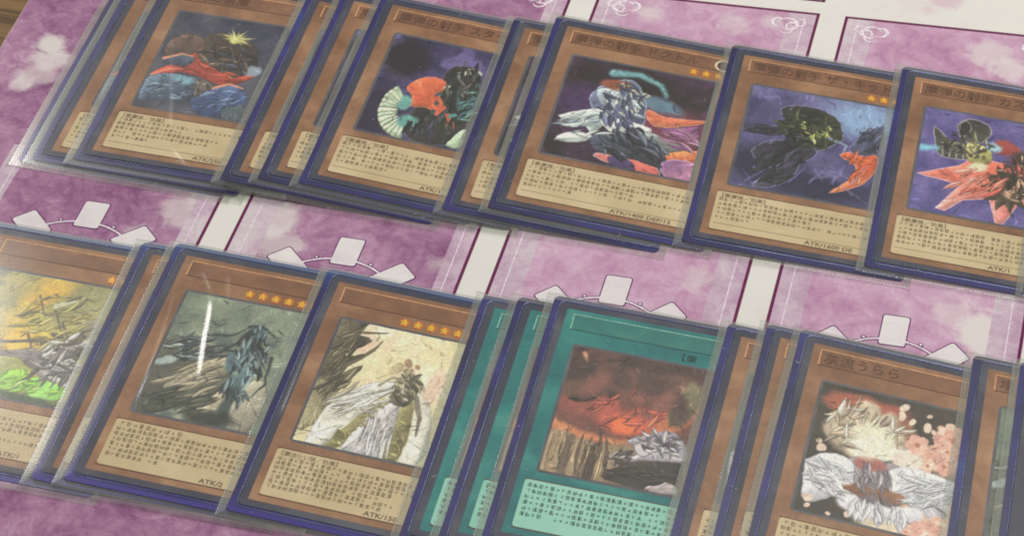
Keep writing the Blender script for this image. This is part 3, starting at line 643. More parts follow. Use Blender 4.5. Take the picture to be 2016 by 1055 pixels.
def art_drape():          # cream light, olive bands, white folds
    a = Art((222, 208, 160), (238, 226, 190), 8, c2=(226, 196, 166))
    a.poly([(0, 0), (.22, 0), (.14, .10), (.30, .12), (.10, .30), (.24, .28), (.12, .46), (.30, .34), (.20, .56), (0, .86)], (110, 100, 78), (82, 76, 62), warp=.03)
    a.stroke([(.10, .10), (.40, .04)], .03, (96, 88, 70), .01).stroke([(.12, .40), (.34, .20), (.38, .12)], .05, (110, 98, 76), .01).poly([(0, .50), (.18, .50), (.14, .80), (0, .92)], (140, 130, 96), (168, 158, 118), warp=.03)
    a.poly([(.16, .70), (.34, .52), (.62, .40), (.86, .46), (.98, .66), (.96, 1), (.24, 1), (.10, .96)], (214, 210, 190), (238, 234, 220), warp=.015)
    a.poly([(.20, .66), (.40, .46), (.66, .42), (.46, .54), (.30, .64)], (242, 240, 226)).stroke([(.20, .70), (.42, .62), (.60, .50)], .035, (128, 116, 96), .012).stroke([(.80, .50), (.88, .64), (.90, .78)], .05, (130, 118, 104), .02)
    a.poly([(.50, .58), (.64, .56), (.56, .76), (.36, .98), (.22, 1), (.36, .82)], (150, 142, 92), (124, 116, 76), line=(196, 188, 124)).poly([(.72, .56), (.82, .58), (.84, .98), (.70, .99)], (156, 146, 96), (128, 120, 80), line=(196, 188, 124))
    a.poly([(.56, .62), (.70, .60), (.70, .99), (.38, .99)], (206, 202, 200), (188, 184, 186))
    a.stroke([(.46, .76), (.58, .84), (.70, .76)], .022, (150, 136, 106)).stroke([(.58, .84), (.58, .98)], .022, (150, 136, 106))
    for cx, cy in ((.32, .90), (.77, .92)): a.blob(cx, cy, .05, .06, (112, 104, 66), (140, 132, 84), soft=.2, line=(196, 188, 124))
    a.poly([(.60, .40), (.70, .34), (.80, .44), (.74, .58), (.62, .56)], (124, 116, 96), (96, 92, 78), warp=.02)
    a.stroke([(.48, .46), (.56, .38), (.68, .38)], .03, (150, 146, 122), .01).stroke([(.80, .40), (.90, .46), (.90, .54)], .03, (138, 134, 116), .012).blob(.92, .38, .08, .14, (226, 196, 170), soft=.5)
    a.scatter(6, (.56, .22, .86, .36), .03, [(168, 138, 106), (190, 176, 134), (140, 124, 92)], 4, 1.4)
    a.poly([(.14, .92), (.30, .84), (.24, 1), (.10, 1)], (240, 236, 220))
    a.slivers(44, .12, .36, .14, .28, .08, [(112, 102, 80), (88, 82, 66), (148, 138, 106)], -1.0, .5, 31, .18).slivers(46, .70, .42, .11, .12, .05, [(130, 122, 98), (98, 94, 78), (176, 168, 134), (206, 200, 176)], 1.2, 1.1, 32).slivers(34, .38, .62, .18, .10, .12, [(238, 234, 220), (214, 208, 190), (246, 244, 232), (190, 182, 160)], -.5, .25, 33, .13).slivers(26, .62, .84, .12, .14, .12, [(212, 208, 206), (196, 192, 194), (226, 222, 218)], 1.5, .2, 34, .12)
    for k in range(9): a.slivers(1, .56 - .026 * k, .62 + .042 * k, 0.001, .001, .03, [(176, 166, 110)], .5, .1, 50 + k, .4).slivers(1, .765 + .003 * k, .62 + .042 * k, 0.001, .001, .03, [(176, 166, 110)], .2, .1, 70 + k, .4)
    return a
def art_crater():         # maroon cloud, red glow, sandy columns, dark ledge, lilac stones
    a = Art((84, 60, 56), (120, 82, 72), 9, c2=(70, 52, 50))
    a.blob(.45, .42, .55, .20, (170, 90, 76), (136, 74, 66), soft=.8).poly([(.30, .50), (.40, .30), (.48, .44), (.70, .26), (.86, .28), (.80, .50), (.56, .62), (.40, .58)], (204, 98, 80), (184, 86, 74), warp=.05, soft=.03)
    for k, p in enumerate([[(.02, .20), (.20, .10), (.30, .26), (.24, .40), (.06, .42)], [(.26, .10), (.46, .06), (.56, .22), (.42, .36), (.32, .30)], [(.56, .10), (.78, .12), (.80, .24), (.62, .30)]]): a.poly(p, (92, 66, 60), (66, 50, 50), warp=.03)
    a.blob(.52, .54, .14, .07, (240, 112, 64), soft=.8).blob(.28, .22, .16, .12, (78, 58, 54), soft=.5).blob(.48, .20, .10, .14, (70, 52, 50), soft=.5)
    for x, y, l in ((.08, .04, .14), (.50, .08, .12), (.82, .12, .16), (.14, .16, .2)): a.stroke([(x, y), (x + .09, y + l)], .03, (206, 138, 112), .01, soft=.015)
    a.poly([(0, .60), (.3, .66), (.60, .64), (.74, .52), (.80, .40), (1, .30), (1, .42), (.84, .56), (.66, .68), (.34, .72), (0, .68)], (220, 138, 88), (206, 116, 76), soft=.02)
    a.poly([(0, .68), (.34, .73), (.62, .69), (.60, .98), (0, 1)], (178, 152, 118), (150, 126, 100), soft=.02)
    for x, w, c in ((.16, .07, (116, 98, 82)), (.30, .10, (124, 104, 86)), (.42, .06, (150, 126, 100)), (.06, .05, (168, 140, 108)), (.36, .08, (86, 72, 62))):
        a.stroke([(x, .72 if w < .08 else .76), (x - .01, .99)], w, c, soft=.02)
    a.blob(.90, .30, .10, .20, (136, 124, 92), (100, 92, 72), rot=.2, soft=.3).stroke([(.88, .16), (.86, .36)], .025, (190, 178, 126), .01)
    a.poly([(.46, .98), (.52, .88), (.70, .78), (1.0, .74), (1, 1), (.9, 1.0)], (72, 66, 58), (58, 54, 48), warp=.01, line=(120, 104, 88))
    a.poly([(.78, .97), (.90, .90), (1, .94), (1, 1), (.8, 1)], (176, 164, 164))
    a.poly([(.56, .66), (.72, .58), (.88, .54), (1, .62), (1, .74), (.72, .78), (.58, .84), (.50, .86), (.64, .76), (.66, .70)], (148, 142, 152), (188, 182, 190), warp=.02, line=(84, 76, 84))
    a.blob(.84, .60, .08, .07, (164, 154, 174), soft=.3).blob(.70, .70, .07, .06, (196, 190, 192), soft=.3, line=(90, 82, 88)).stroke([(.54, .74), (.52, .86)], .02, (80, 66, 62)).stroke([(.66, .56), (.74, .62)], .02, (92, 80, 92))
    a.scatter(26, (.0, .04, .95, .36), .06, [(92, 68, 62), (110, 78, 70), (76, 58, 55), (140, 86, 76)], 35, 1.8, .9).slivers(18, .56, .42, .30, .14, .07, [(206, 100, 82), (180, 84, 72), (226, 124, 92), (150, 78, 68)], -.5, .8, 36, .2).slivers(30, .24, .85, .24, .12, .14, [(176, 150, 116), (120, 100, 84), (200, 172, 132), (92, 76, 66)], 1.55, .03, 37, .07)
    a.slivers(54, .80, .64, .16, .10, .05, [(156, 150, 160), (190, 184, 192), (120, 112, 124), (84, 76, 86), (214, 206, 204)], .5, 1.2, 38).slivers(16, .56, .80, .07, .05, .05, [(92, 80, 76), (180, 172, 166)], -.6, .6, 39).slivers(20, .76, .90, .22, .06, .10, [(74, 68, 60), (60, 56, 50)], -.1, .2, 40, .2)
    return a
def art_blossom():        # dark brown night, blossoms, white billows, cream disc of mist
    a = Art((58, 52, 44), (76, 68, 56), 10)
    a.blob(.94, .84, .30, .26, (212, 174, 140), (226, 190, 158), soft=.5).blob(.92, .42, .16, .10, (176, 130, 110), soft=.7).blob(.30, .12, .30, .08, (172, 92, 70), soft=.4).blob(.58, .26, .08, .12, (150, 96, 76), soft=.5)
    a.blob(.34, .34, .26, .20, (196, 176, 150), (168, 144, 122), soft=.2).blob(.40, .37, .19, .18, (226, 216, 186), (232, 224, 200), soft=.3)
    for x, y, r in ((.16, .36, .09), (.22, .24, .10), (.34, .18, .11), (.48, .22, .10), (.56, .34, .08)): a.blob(x, y, r, r * .7, (208, 192, 164), (178, 156, 132), rot=x * 4, soft=.35)
    a.blob(.40, .37, .17, .16, (228, 218, 190), (234, 226, 204), soft=.35)
    a.blob(.66, .46, .12, .09, (232, 216, 200), soft=.4)
    a.poly([(.28, .54), (.62, .52), (.66, .80), (.32, .82)], (148, 138, 142), (120, 112, 120), warp=.02).blob(.42, .55, .12, .055, (176, 96, 88), soft=.4)
    wl = (206, 204, 214)
    a.poly([(.02, .62), (.12, .54), (.30, .56), (.36, .72), (.24, .84), (.06, .92), (.02, .76)], (220, 222, 228), wl, warp=.015, line=(190, 188, 200)).poly([(.56, .56), (.76, .50), (.98, .54), (.99, .64), (.94, .86), (.78, .80), (.60, .74)], (222, 222, 228), wl, warp=.015, line=(190, 188, 200))
    for p in [[(.08, .70), (.24, .76)], [(.16, .60), (.26, .64)], [(.66, .62), (.82, .58)], [(.80, .66), (.86, .80)], [(.70, .68), (.60, .72)]]: a.stroke(p, .025, (184, 182, 200), .006, soft=.015)
    a.blob(.36, .76, .09, .05, (150, 92, 60), (120, 84, 70), soft=.4).blob(.60, .75, .12, .055, (164, 104, 66), (128, 100, 96), soft=.4)
    for x, y, r in ((.34, .86, .09), (.46, .90, .11), (.60, .90, .11), (.72, .86, .10)): a.blob(x, y, r, .07, (226, 224, 230), (206, 200, 216), soft=.3)
    a.blob(.60, .98, .20, .05, (216, 198, 168), soft=.5)
    def flower(x, y, r, c, k0):
        for k in range(5): a.blob(x + r * .7 * math.cos(k0 + k * 1.257), y + r * .7 * math.sin(k0 + k * 1.257), r * .55, r * .5, c, soft=.25, warp=.005)
        a.blob(x, y, r * .25, r * .25, (190, 120, 90), soft=.5, warp=.003)
    rs = random.Random(8)
    for x, y, r in ((.70, .32, .07), (.78, .36, .06), (.92, .22, .09), (.98, .34, .08), (.86, .18, .05), (.82, .94, .06), (.94, .90, .08), (.88, 1.0, .07), (.98, .99, .07), (.74, .98, .04), (.90, .44, .06)):
        flower(x, y, r, rs.choice([(226, 172, 152), (232, 184, 160), (220, 164, 146)]), rs.random())
    a.scatter(9, (.52, .05, .98, .20), .022, [(232, 206, 184), (224, 190, 170)], 6, 1.5).scatter(7, (.03, .88, .36, .99), .02, [(228, 198, 180), (216, 186, 170)], 7, 1.3).scatter(4, (.02, .44, .14, .54), .02, [(224, 196, 176)], 12, 1.2)
    a.slivers(44, .34, .28, .26, .16, .09, [(214, 200, 170), (186, 164, 140), (232, 222, 194), (160, 136, 118)], -1.0, .9, 41, .2).blob(.41, .38, .15, .13, (230, 220, 194), (236, 228, 206), soft=.5)
    a.slivers(30, .46, .66, .12, .10, .06, [(150, 140, 146), (126, 118, 128), (170, 160, 164)], 1.2, .6, 42).slivers(30, .18, .72, .14, .12, .09, [(222, 224, 230), (200, 198, 212), (236, 238, 240)], .4, .5, 43, .2).slivers(34, .80, .66, .17, .11, .09, [(222, 224, 230), (200, 198, 212), (236, 238, 240)], -.3, .5, 44, .2).slivers(30, .52, .91, .22, .05, .07, [(226, 226, 232), (204, 200, 214), (238, 238, 240)], 1.4, .4, 45, .3)
    rs = random.Random(18)
    for _ in range(16): flower(rs.uniform(.76, 1.0), rs.choice([rs.uniform(.16, .46), rs.uniform(.88, 1.0)]), rs.uniform(.025, .05), rs.choice([(228, 176, 156), (234, 190, 168), (218, 162, 144)]), rs.random())
    return a

ART = {}
def art_mesh(key, fn):
    global UM
    UM = dict(ember=.74, fan=.71, shards=1.0, storm=.92, burst=.76, gold=.79, knots=.74, drape=.76, crater=.80, blossom=.88)[key]
    im = fn().im
    sd = sum(map(ord, key))
    im = im * (1 + 0.16 * (vnoise(40, sd + 3, 3) - 0.5))[..., None]
    flow = vnoise(3, sd + 4, 2) * 9.0; rp = random.Random(sd)
    for _ in range(150):                   # short pen and brush lines that follow one another
        x, y = rp.random(), rp.random(); w0 = rp.uniform(0.004, 0.010); f = rp.choice((0.62, 0.72, 0.8, 1.2, 1.3)); L = rp.uniform(0.03, 0.11); al = rp.uniform(0.35, 0.8)
        for q in range(3):
            an = flow[min(AN - 1, max(0, int(y * AN))), min(AN - 1, max(0, int(x * AN)))]
            x1, y1 = x + math.cos(an) * L / 3, y + math.sin(an) * L / 3
            i0, i1 = max(0, int((min(y, y1) - .02) * AN)), min(AN, int((max(y, y1) + .02) * AN) + 1); j0, j1 = max(0, int((min(x, x1) - .02) * AN)), min(AN, int((max(x, x1) + .02) * AN) + 1)
            if i1 <= i0 or j1 <= j0: break
            X, Y = gx[i0:i1, j0:j1], gy[i0:i1, j0:j1]; dx, dy = x1 - x, y1 - y
            t = np.clip(((X - x) * dx + (Y - y) * dy) / (dx * dx + dy * dy), 0, 1)
            m = (np.clip((w0 * (1 - (q + t) / 3.3) - np.hypot(X - x - t * dx, Y - y - t * dy)) / 0.004 + 0.5, 0, 1) * al)[..., None]
            im[i0:i1, j0:j1] = im[i0:i1, j0:j1] * (1 - m) + np.clip(im[i0:i1, j0:j1] * f, 0, 255) * m
            x, y = x1, y1
    im = (0.84 * im + 0.16 * im.mean(-1, keepdims=True)) * 1.12 + 4
    im = np.clip(im, 0, 255) / 255.0
    im = np.where(im <= 0.04045, im / 12.92, ((im + 0.055) / 1.055) ** 2.4)
    x0, x1, y0, y1 = 7.1, 51.9, 24.6, 70.4
    me = bpy.data.meshes.new("art_panel")
    co = np.zeros((AN * AN, 3)); co[:, 0] = (x0 + (x1 - x0) * gx.ravel()) * MM; co[:, 1] = (y1 - (y1 - y0) * gy.ravel()) * MM; co[:, 2] = 0.50 * MM
    idx = np.arange(AN * AN).reshape(AN, AN)
    q = np.stack([idx[1:, :-1], idx[1:, 1:], idx[:-1, 1:], idx[:-1, :-1]], -1).reshape(-1, 4)
    me.vertices.add(AN * AN); me.vertices.foreach_set("co", co.ravel())
    me.loops.add(q.size); me.loops.foreach_set("vertex_index", q.ravel().astype(np.int32))
    me.polygons.add(len(q)); me.polygons.foreach_set("loop_start", np.arange(0, q.size, 4, dtype=np.int32))
    me.update(calc_edges=True)
    at = me.color_attributes.new("Col", 'FLOAT_COLOR', 'POINT')
    at.data.foreach_set("color", np.concatenate([im.reshape(-1, 3), np.ones((AN * AN, 1))], 1).ravel().astype(np.float32))
    me.materials.append(M['art'])
    ART[key] = me
for k, fn in dict(ember=art_ember, fan=art_fan, shards=art_shards, storm=art_storm, burst=art_burst, gold=art_gold, knots=art_knots, drape=art_drape, crater=art_crater, blossom=art_blossom).items():
    art_mesh(k, fn)

# ------------------------------------------------------------------ print on the cards
def glyph_text(seed, lines, cols, x0, y0, dy, w, mat, last=None, dense=0.62, ragged=False):
    """rows of small illegible characters, each a few pen strokes"""
    rs = random.Random(seed); vs = []; fs = []
    def r(xa, ya, xb, yb):
        k = len(vs); vs.extend([(xa, ya, 0.535), (xb, ya, 0.535), (xb, yb, 0.535), (xa, yb, 0.535)]); fs.append((k, k + 1, k + 2, k + 3))
    for l in range(lines):
        n = cols if (l < lines - 1 or last is None) else last
        if ragged and 0 < l < lines - 1 and rs.random() < 0.25: n = rs.randint(12, cols - 4)
        for c in range(n):
            if rs.random() < 0.015: continue
            x = x0 + c * w; y = y0 - l * dy; s = w * 0.88; t = 0.12
            if rs.random() < dense:      # crowded character
                for k in range(rs.choice((3, 4, 4))):
                    yy = y + s * (0.02 + 0.28 * k) * 0.98; a = rs.uniform(0, .2) * s; r(x + a, yy, x + s - rs.uniform(0, .2) * s, yy + t * 1.1)
                for k in range(rs.choice((1, 2, 2))):
                    xx = x + s * rs.uniform(.08, .8); r(xx, y + rs.uniform(0, .2) * s, xx + t * 1.2, y + s)
            else:
                for k in range(2):
                    yy = y + s * rs.uniform(.1, .75); r(x + s * rs.uniform(.1, .3), yy, x + s * rs.uniform(.6, .9), yy + t)
                xx = x + s * rs.uniform(.25, .65); r(xx, y + s * .1, xx + t, y + s * rs.uniform(.7, .95))
    return mesh("effect_text", vs, fs, mat)
BODY = [glyph_text(11, 5, 33, 5.2, 16.9, 1.92, 1.47, M['ink'], 24), glyph_text(12, 5, 33, 5.2, 16.9, 1.92, 1.47, M['ink'], 9), glyph_text(13, 5, 33, 5.2, 16.9, 1.92, 1.47, M['ink'], 29)]
BODY7 = glyph_text(14, 7, 33, 5.2, 17.0, 1.62, 1.47, M['ink'], 22)
BODY6 = glyph_text(16, 6, 33, 5.2, 16.9, 1.80, 1.47, M['ink'], 18)
BODYT = glyph_text(15, 6, 33, 5.3, 18.4, 1.98, 1.47, M['ink_teal'], 33)
HEADMARK = glyph_text(17, 1, 10, 5.6, 18.6, 1.9, 1.75, M['ink'], None, 0.8)

TEXTS = {}
def text_obj(name, s, x, y, z, size, mat, parent, sx=1.0, align='LEFT'):
    c = bpy.data.curves.new(name, 'FONT'); c.body = s; c.size = size * MM; c.align_x = align; c.align_y = 'BOTTOM_BASELINE'
    c.resolution_u = 2; c.offset = (0.022 if name == 'stat_text' else 0.006) * size * MM
    c.materials.append(mat)
    key_ = (s, size, mat.name)
    if key_ not in TEXTS:
        t = bpy.data.objects.new(name, c); COL.objects.link(t)
        me = bpy.data.meshes.new_from_object(t.evaluated_get(bpy.context.evaluated_depsgraph_get()))
        bpy.data.objects.remove(t); me.name = name
        if not me.materials: me.materials.append(mat)
        TEXTS[key_] = me
    o = bpy.data.objects.new(name, TEXTS[key_]); COL.objects.link(o); o.parent = parent
    o.location = (x * MM, y * MM, z * MM); o.scale = (sx, 1, 1)
    return o

def strip_mesh(name, rects, z, mat):
    vs = []; fs = []
    for (a, b, c, d) in rects:
        k = len(vs); vs += [(a, b, z), (c, b, z), (c, d, z), (a, d, z)]; fs.append((k, k + 1, k + 2, k + 3))
    return mesh(name, vs, fs, mat)

P = {}
P['card'] = slab("card_stock", rrect(0, 0, 59, 86, 1.2), 0.24, 0.44, M['card_edge'])
P['inner_painted_sheen'] = slab("inner_sleeve", rrect(-2.3, -2.7, 61.3, 88.2, 1.6), 0.12, 0.23, M['foil'])
P['inner'] = slab("inner_sleeve", rrect(-2.3, -2.7, 61.3, 88.2, 1.6), 0.12, 0.23, M['blue'])
def ring3(o, prof):
    rings = []
    for d, z in prof:
        rings.append([(x, y, z) for x, y in rrect(-0.35 - d, -0.75 - d, 59.35 + d, 86.6 + d, 1.9 + d, 6)])
    return rings
P['fold'] = loft("sleeve_fold", ring3(0, [(-.22, .235), (-.12, .40), (0, .47), (.14, .42), (.26, .235)]), M['rim'])
P['frame_b'] = slab("frame_print", rrect(2.1, 2.1, 56.9, 83.9, 0.25, 2), 0.442, 0.455, M['brown'])
P['frame_t'] = slab("frame_print", rrect(2.1, 2.1, 56.9, 83.9, 0.25, 2), 0.442, 0.455, M['teal'])
P['name_b'] = sheet("name_plate", rect(4.3, 76.4, 54.7, 82.3), 0.470, M['brown_plate'])
P['name_t'] = sheet("name_plate", rect(4.3, 76.4, 54.7, 82.3), 0.470, M['teal_plate'])
for k, lt, dk in (('b', 'line_light', 'line_dark'), ('t', 'tline_light', 'tline_dark')):
    P['nlt_' + k] = strip_mesh("plate_line", [(4.3, 82.0, 54.7, 82.35), (4.25, 76.5, 4.6, 82.0)], 0.485, M[lt])
    P['ndk_' + k] = strip_mesh("plate_line", [(4.3, 76.2, 54.7, 76.5)], 0.485, M[dk])
P['rim'] = slab("art_rim", rrect(6.25, 23.75, 52.75, 71.25, 1.3, 4), 0.457, 0.478, M['art_rim'])
P['tbox_b'] = slab("text_box", rrect(4.3, 4.5, 54.7, 20.8, 0.9, 4), 0.457, 0.500, M['cream'])
P['tbox_t'] = slab("text_box", rrect(4.3, 4.5, 54.7, 20.8, 0.9, 4), 0.457, 0.500, M['mint'])
P['tedge_b'] = strip_mesh("text_box_line", [(4.0, 4.1, 54.9, 4.45), (4.2, 20.85, 54.8, 21.15)], 0.470, M['line_dark'])
P['tedge_t'] = strip_mesh("text_box_line", [(4.0, 4.1, 54.9, 4.45), (4.2, 20.85, 54.8, 21.15)], 0.470, M['line_dark'])
P['divider'] = strip_mesh("divider_line", [(5.0, 7.05, 54.0, 7.2)], 0.53, M['ink'])
def disc(name, r, z, mat, n=20): return mesh(name, [(r * math.cos(2 * math.pi * i / n), r * math.sin(2 * math.pi * i / n), z) for i in range(n)], [tuple(range(n))], mat)
P['ldisc'] = disc("level_star", 1.5, 0.490, M['star_disc'])
P['lstar'] = mesh("star_mark", [((1.38 if i % 2 == 0 else 0.74) * math.cos(math.pi / 2 + i * math.pi / 5) - 0.12, (1.38 if i % 2 == 0 else 0.74) * math.sin(math.pi / 2 + i * math.pi / 5), 0.515) for i in range(10)], [tuple(range(10))], M['star'])
P['adisc'] = disc("attribute_mark", 2.35, 0.500, M['attr'], 28)
v_, f_ = strip([(2.45 * math.cos(2 * math.pi * i / 36), 2.45 * math.sin(2 * math.pi * i / 36)) for i in range(36)], 0.75, 0.520, True)
P['aring'] = mesh("attribute_ring", v_, f_, M['attr_ring'])

# ------------------------------------------------------------------ outer sleeve: pillow of clear film with welded edge
X0, X1, Y0, Y1 = -4.5, 63.5, -5.2, 88.8
def seg_ridge(X, Y, pts, h, w):
    out = np.zeros(X.shape); best = np.full(X.shape, 99.0); n = len(pts) - 1; tt = np.zeros(X.shape)
    for i in range(n):
        (x0, y0), (x1, y1) = pts[i], pts[i + 1]; dx, dy = x1 - x0, y1 - y0
        t = np.clip(((X - x0) * dx + (Y - y0) * dy) / (dx * dx + dy * dy), 0, 1); d = np.hypot(X - x0 - t * dx, Y - y0 - t * dy)
        m = d < best; best = np.where(m, d, best); tt = np.where(m, (i + t) / n, tt)
    return h * np.exp(-(best / w) ** 2) * np.clip(np.sin(np.pi * np.clip(tt, 0.02, 0.98)) * 1.6, 0, 1)
def sleeve_mesh(seed, ridges=()):
    rs = np.random.RandomState(seed)
    nx, ny = (96, 132) if ridges else (28, 38)
    u = np.linspace(0, 1, nx); v = np.linspace(0, 1, ny)
    u = np.sort(np.r_[u, 0.0045, 0.9955]); v = np.sort(np.r_[v, 0.0033, 0.9967]); nx += 2; ny += 2
    U, V = np.meshgrid(u, v)
    X = X0 + (X1 - X0) * U; Y = Y0 + (Y1 - Y0) * V
    ex = np.minimum(X - X0, X1 - X); ey = np.minimum(Y - Y0, Y1 - Y); e = np.minimum(ex, ey)
    z = 0.45 + 0.14 * np.clip(e / 4.0, 0, 1)
    wv = np.zeros(X.shape)
    for k in range(5):
        a = rs.uniform(-0.5, 0.5); f = rs.uniform(0.05, 0.16); wv += np.sin((X * math.cos(a) + Y * math.sin(a) * .5) * f * 2 + rs.uniform(0, 6.3)) * rs.uniform(0.3, 1)
    z = z + 0.016 * (wv + 2) * np.clip(e / 5.0, 0, 1)
    # the mouth of the sleeve (far end) lifts a touch
    for pts, h, w in ridges: z = z + seg_ridge(X, Y, pts, h, w) * np.clip(e / 2.0, 0, 1)
    z = np.clip(z, 0.3, 1.0)
    n = nx * ny
    top = np.stack([X, Y, z], -1).reshape(-1, 3)
    idx = np.arange(n).reshape(ny, nx)
    q = np.stack([idx[:-1, :-1], idx[:-1, 1:], idx[1:, 1:], idx[1:, :-1]], -1).reshape(-1, 4).tolist()
    verts = top.tolist(); mi = [0] * len(q)
    # border loop, down and across the back
    loop = list(idx[0, :]) + list(idx[1:, -1]) + list(idx[-1, -2::-1]) + list(idx[-2:0:-1, 0])
    b0 = len(verts)
    for i in loop: verts.append([top[i, 0], top[i, 1], 0.06])
    L = len(loop)
    nsm = len(q)
    for k in range(L):
        j = (k + 1) % L; q.append([int(loop[k]), b0 + k, b0 + j, int(loop[j])]); mi.append(1)
    q.append([b0 + k for k in range(L - 1, -1, -1)]); mi.append(1)
    me = mesh("outer_sleeve", verts, q, None, False, [M['film'], M['film_under']], mi)
    me.polygons.foreach_set("use_smooth", [i < nsm + L for i in range(len(q))])
    return me
def weld_mesh():
    """milky band between the pocket and the outer edge, with running coordinates for its streaks"""
    prof = [(0.05, .34), (0.4, .37), (0.8, .36), (1.2, .37), (1.7, .36), (2.15, .34)]
    vs = []; al = []; fs = []
    nseg = 40
    edges = [((X0, Y0), (X1, Y0), (0, 1)), ((X1, Y0), (X1, Y1), (-1, 0)), ((X1, Y1), (X0, Y1), (0, -1)), ((X0, Y1), (X0, Y0), (1, 0))]
    for ei, (a, b, nrm) in enumerate(edges):
        for i in range(nseg + 1):
            t = i / nseg
            for k, (d, z) in enumerate(prof):
                # mitre
                tx = a[0] + (b[0] - a[0]) * t; ty = a[1] + (b[1] - a[1]) * t
                L = abs(b[0] - a[0]) + abs(b[1] - a[1]); s = d / L; f = s + (1 - 2 * s) * t
                px = a[0] + (b[0] - a[0]) * f + nrm[0] * d; py = a[1] + (b[1] - a[1]) * f + nrm[1] * d
                vs.append((px, py, z)); al.append((f * L * 0.045 + ei * 7, d * 3.4, 0))
        base = ei * (nseg + 1) * len(prof)
        for i in range(nseg):
            for k in range(len(prof) - 1):
                p = base + i * len(prof) + k; fs.append((p, p + len(prof), p + len(prof) + 1, p + 1))
    nq = nseg * (len(prof) - 1)
    me = mesh("weld_band", vs, fs, None, True, [M['weld'], M['weld_end']], [1] * nq + [0] * (len(fs) - nq))
    at = me.attributes.new("along", 'FLOAT_VECTOR', 'POINT'); at.data.foreach_set("vector", np.array(al, np.float32).ravel())
    return me
P['weld'] = weld_mesh()
SLEEVES = [sleeve_mesh(s) for s in range(6)]
RIDGES = {
 'R': [([(14.2, 74), (16.8, 63), (18.2, 55.3), (23.2, 32)], 0.27, 1.5), ([(8.3, 80.5), (14.6, 71.6)], 0.16, 1.1), ([(16.3, 81), (20.1, 69)], 0.15, 1.0), ([(3.2, 80), (6.0, 56.2), (7.6, 35.0), (8.3, 22)], 0.13, 0.9)],
 'Z': [([(3, 80), (8.3, 61.0), (18.9, 28.7), (25.4, 7.8)], 0.15, 1.3), ([(24.4, 10), (31.2, 3.4), (44, -1.5)], 0.16, 1.2)],
 'W': [([(2.0, 66), (2.2, 46.4), (2.5, 26)], 0.26, 1.1)],
}

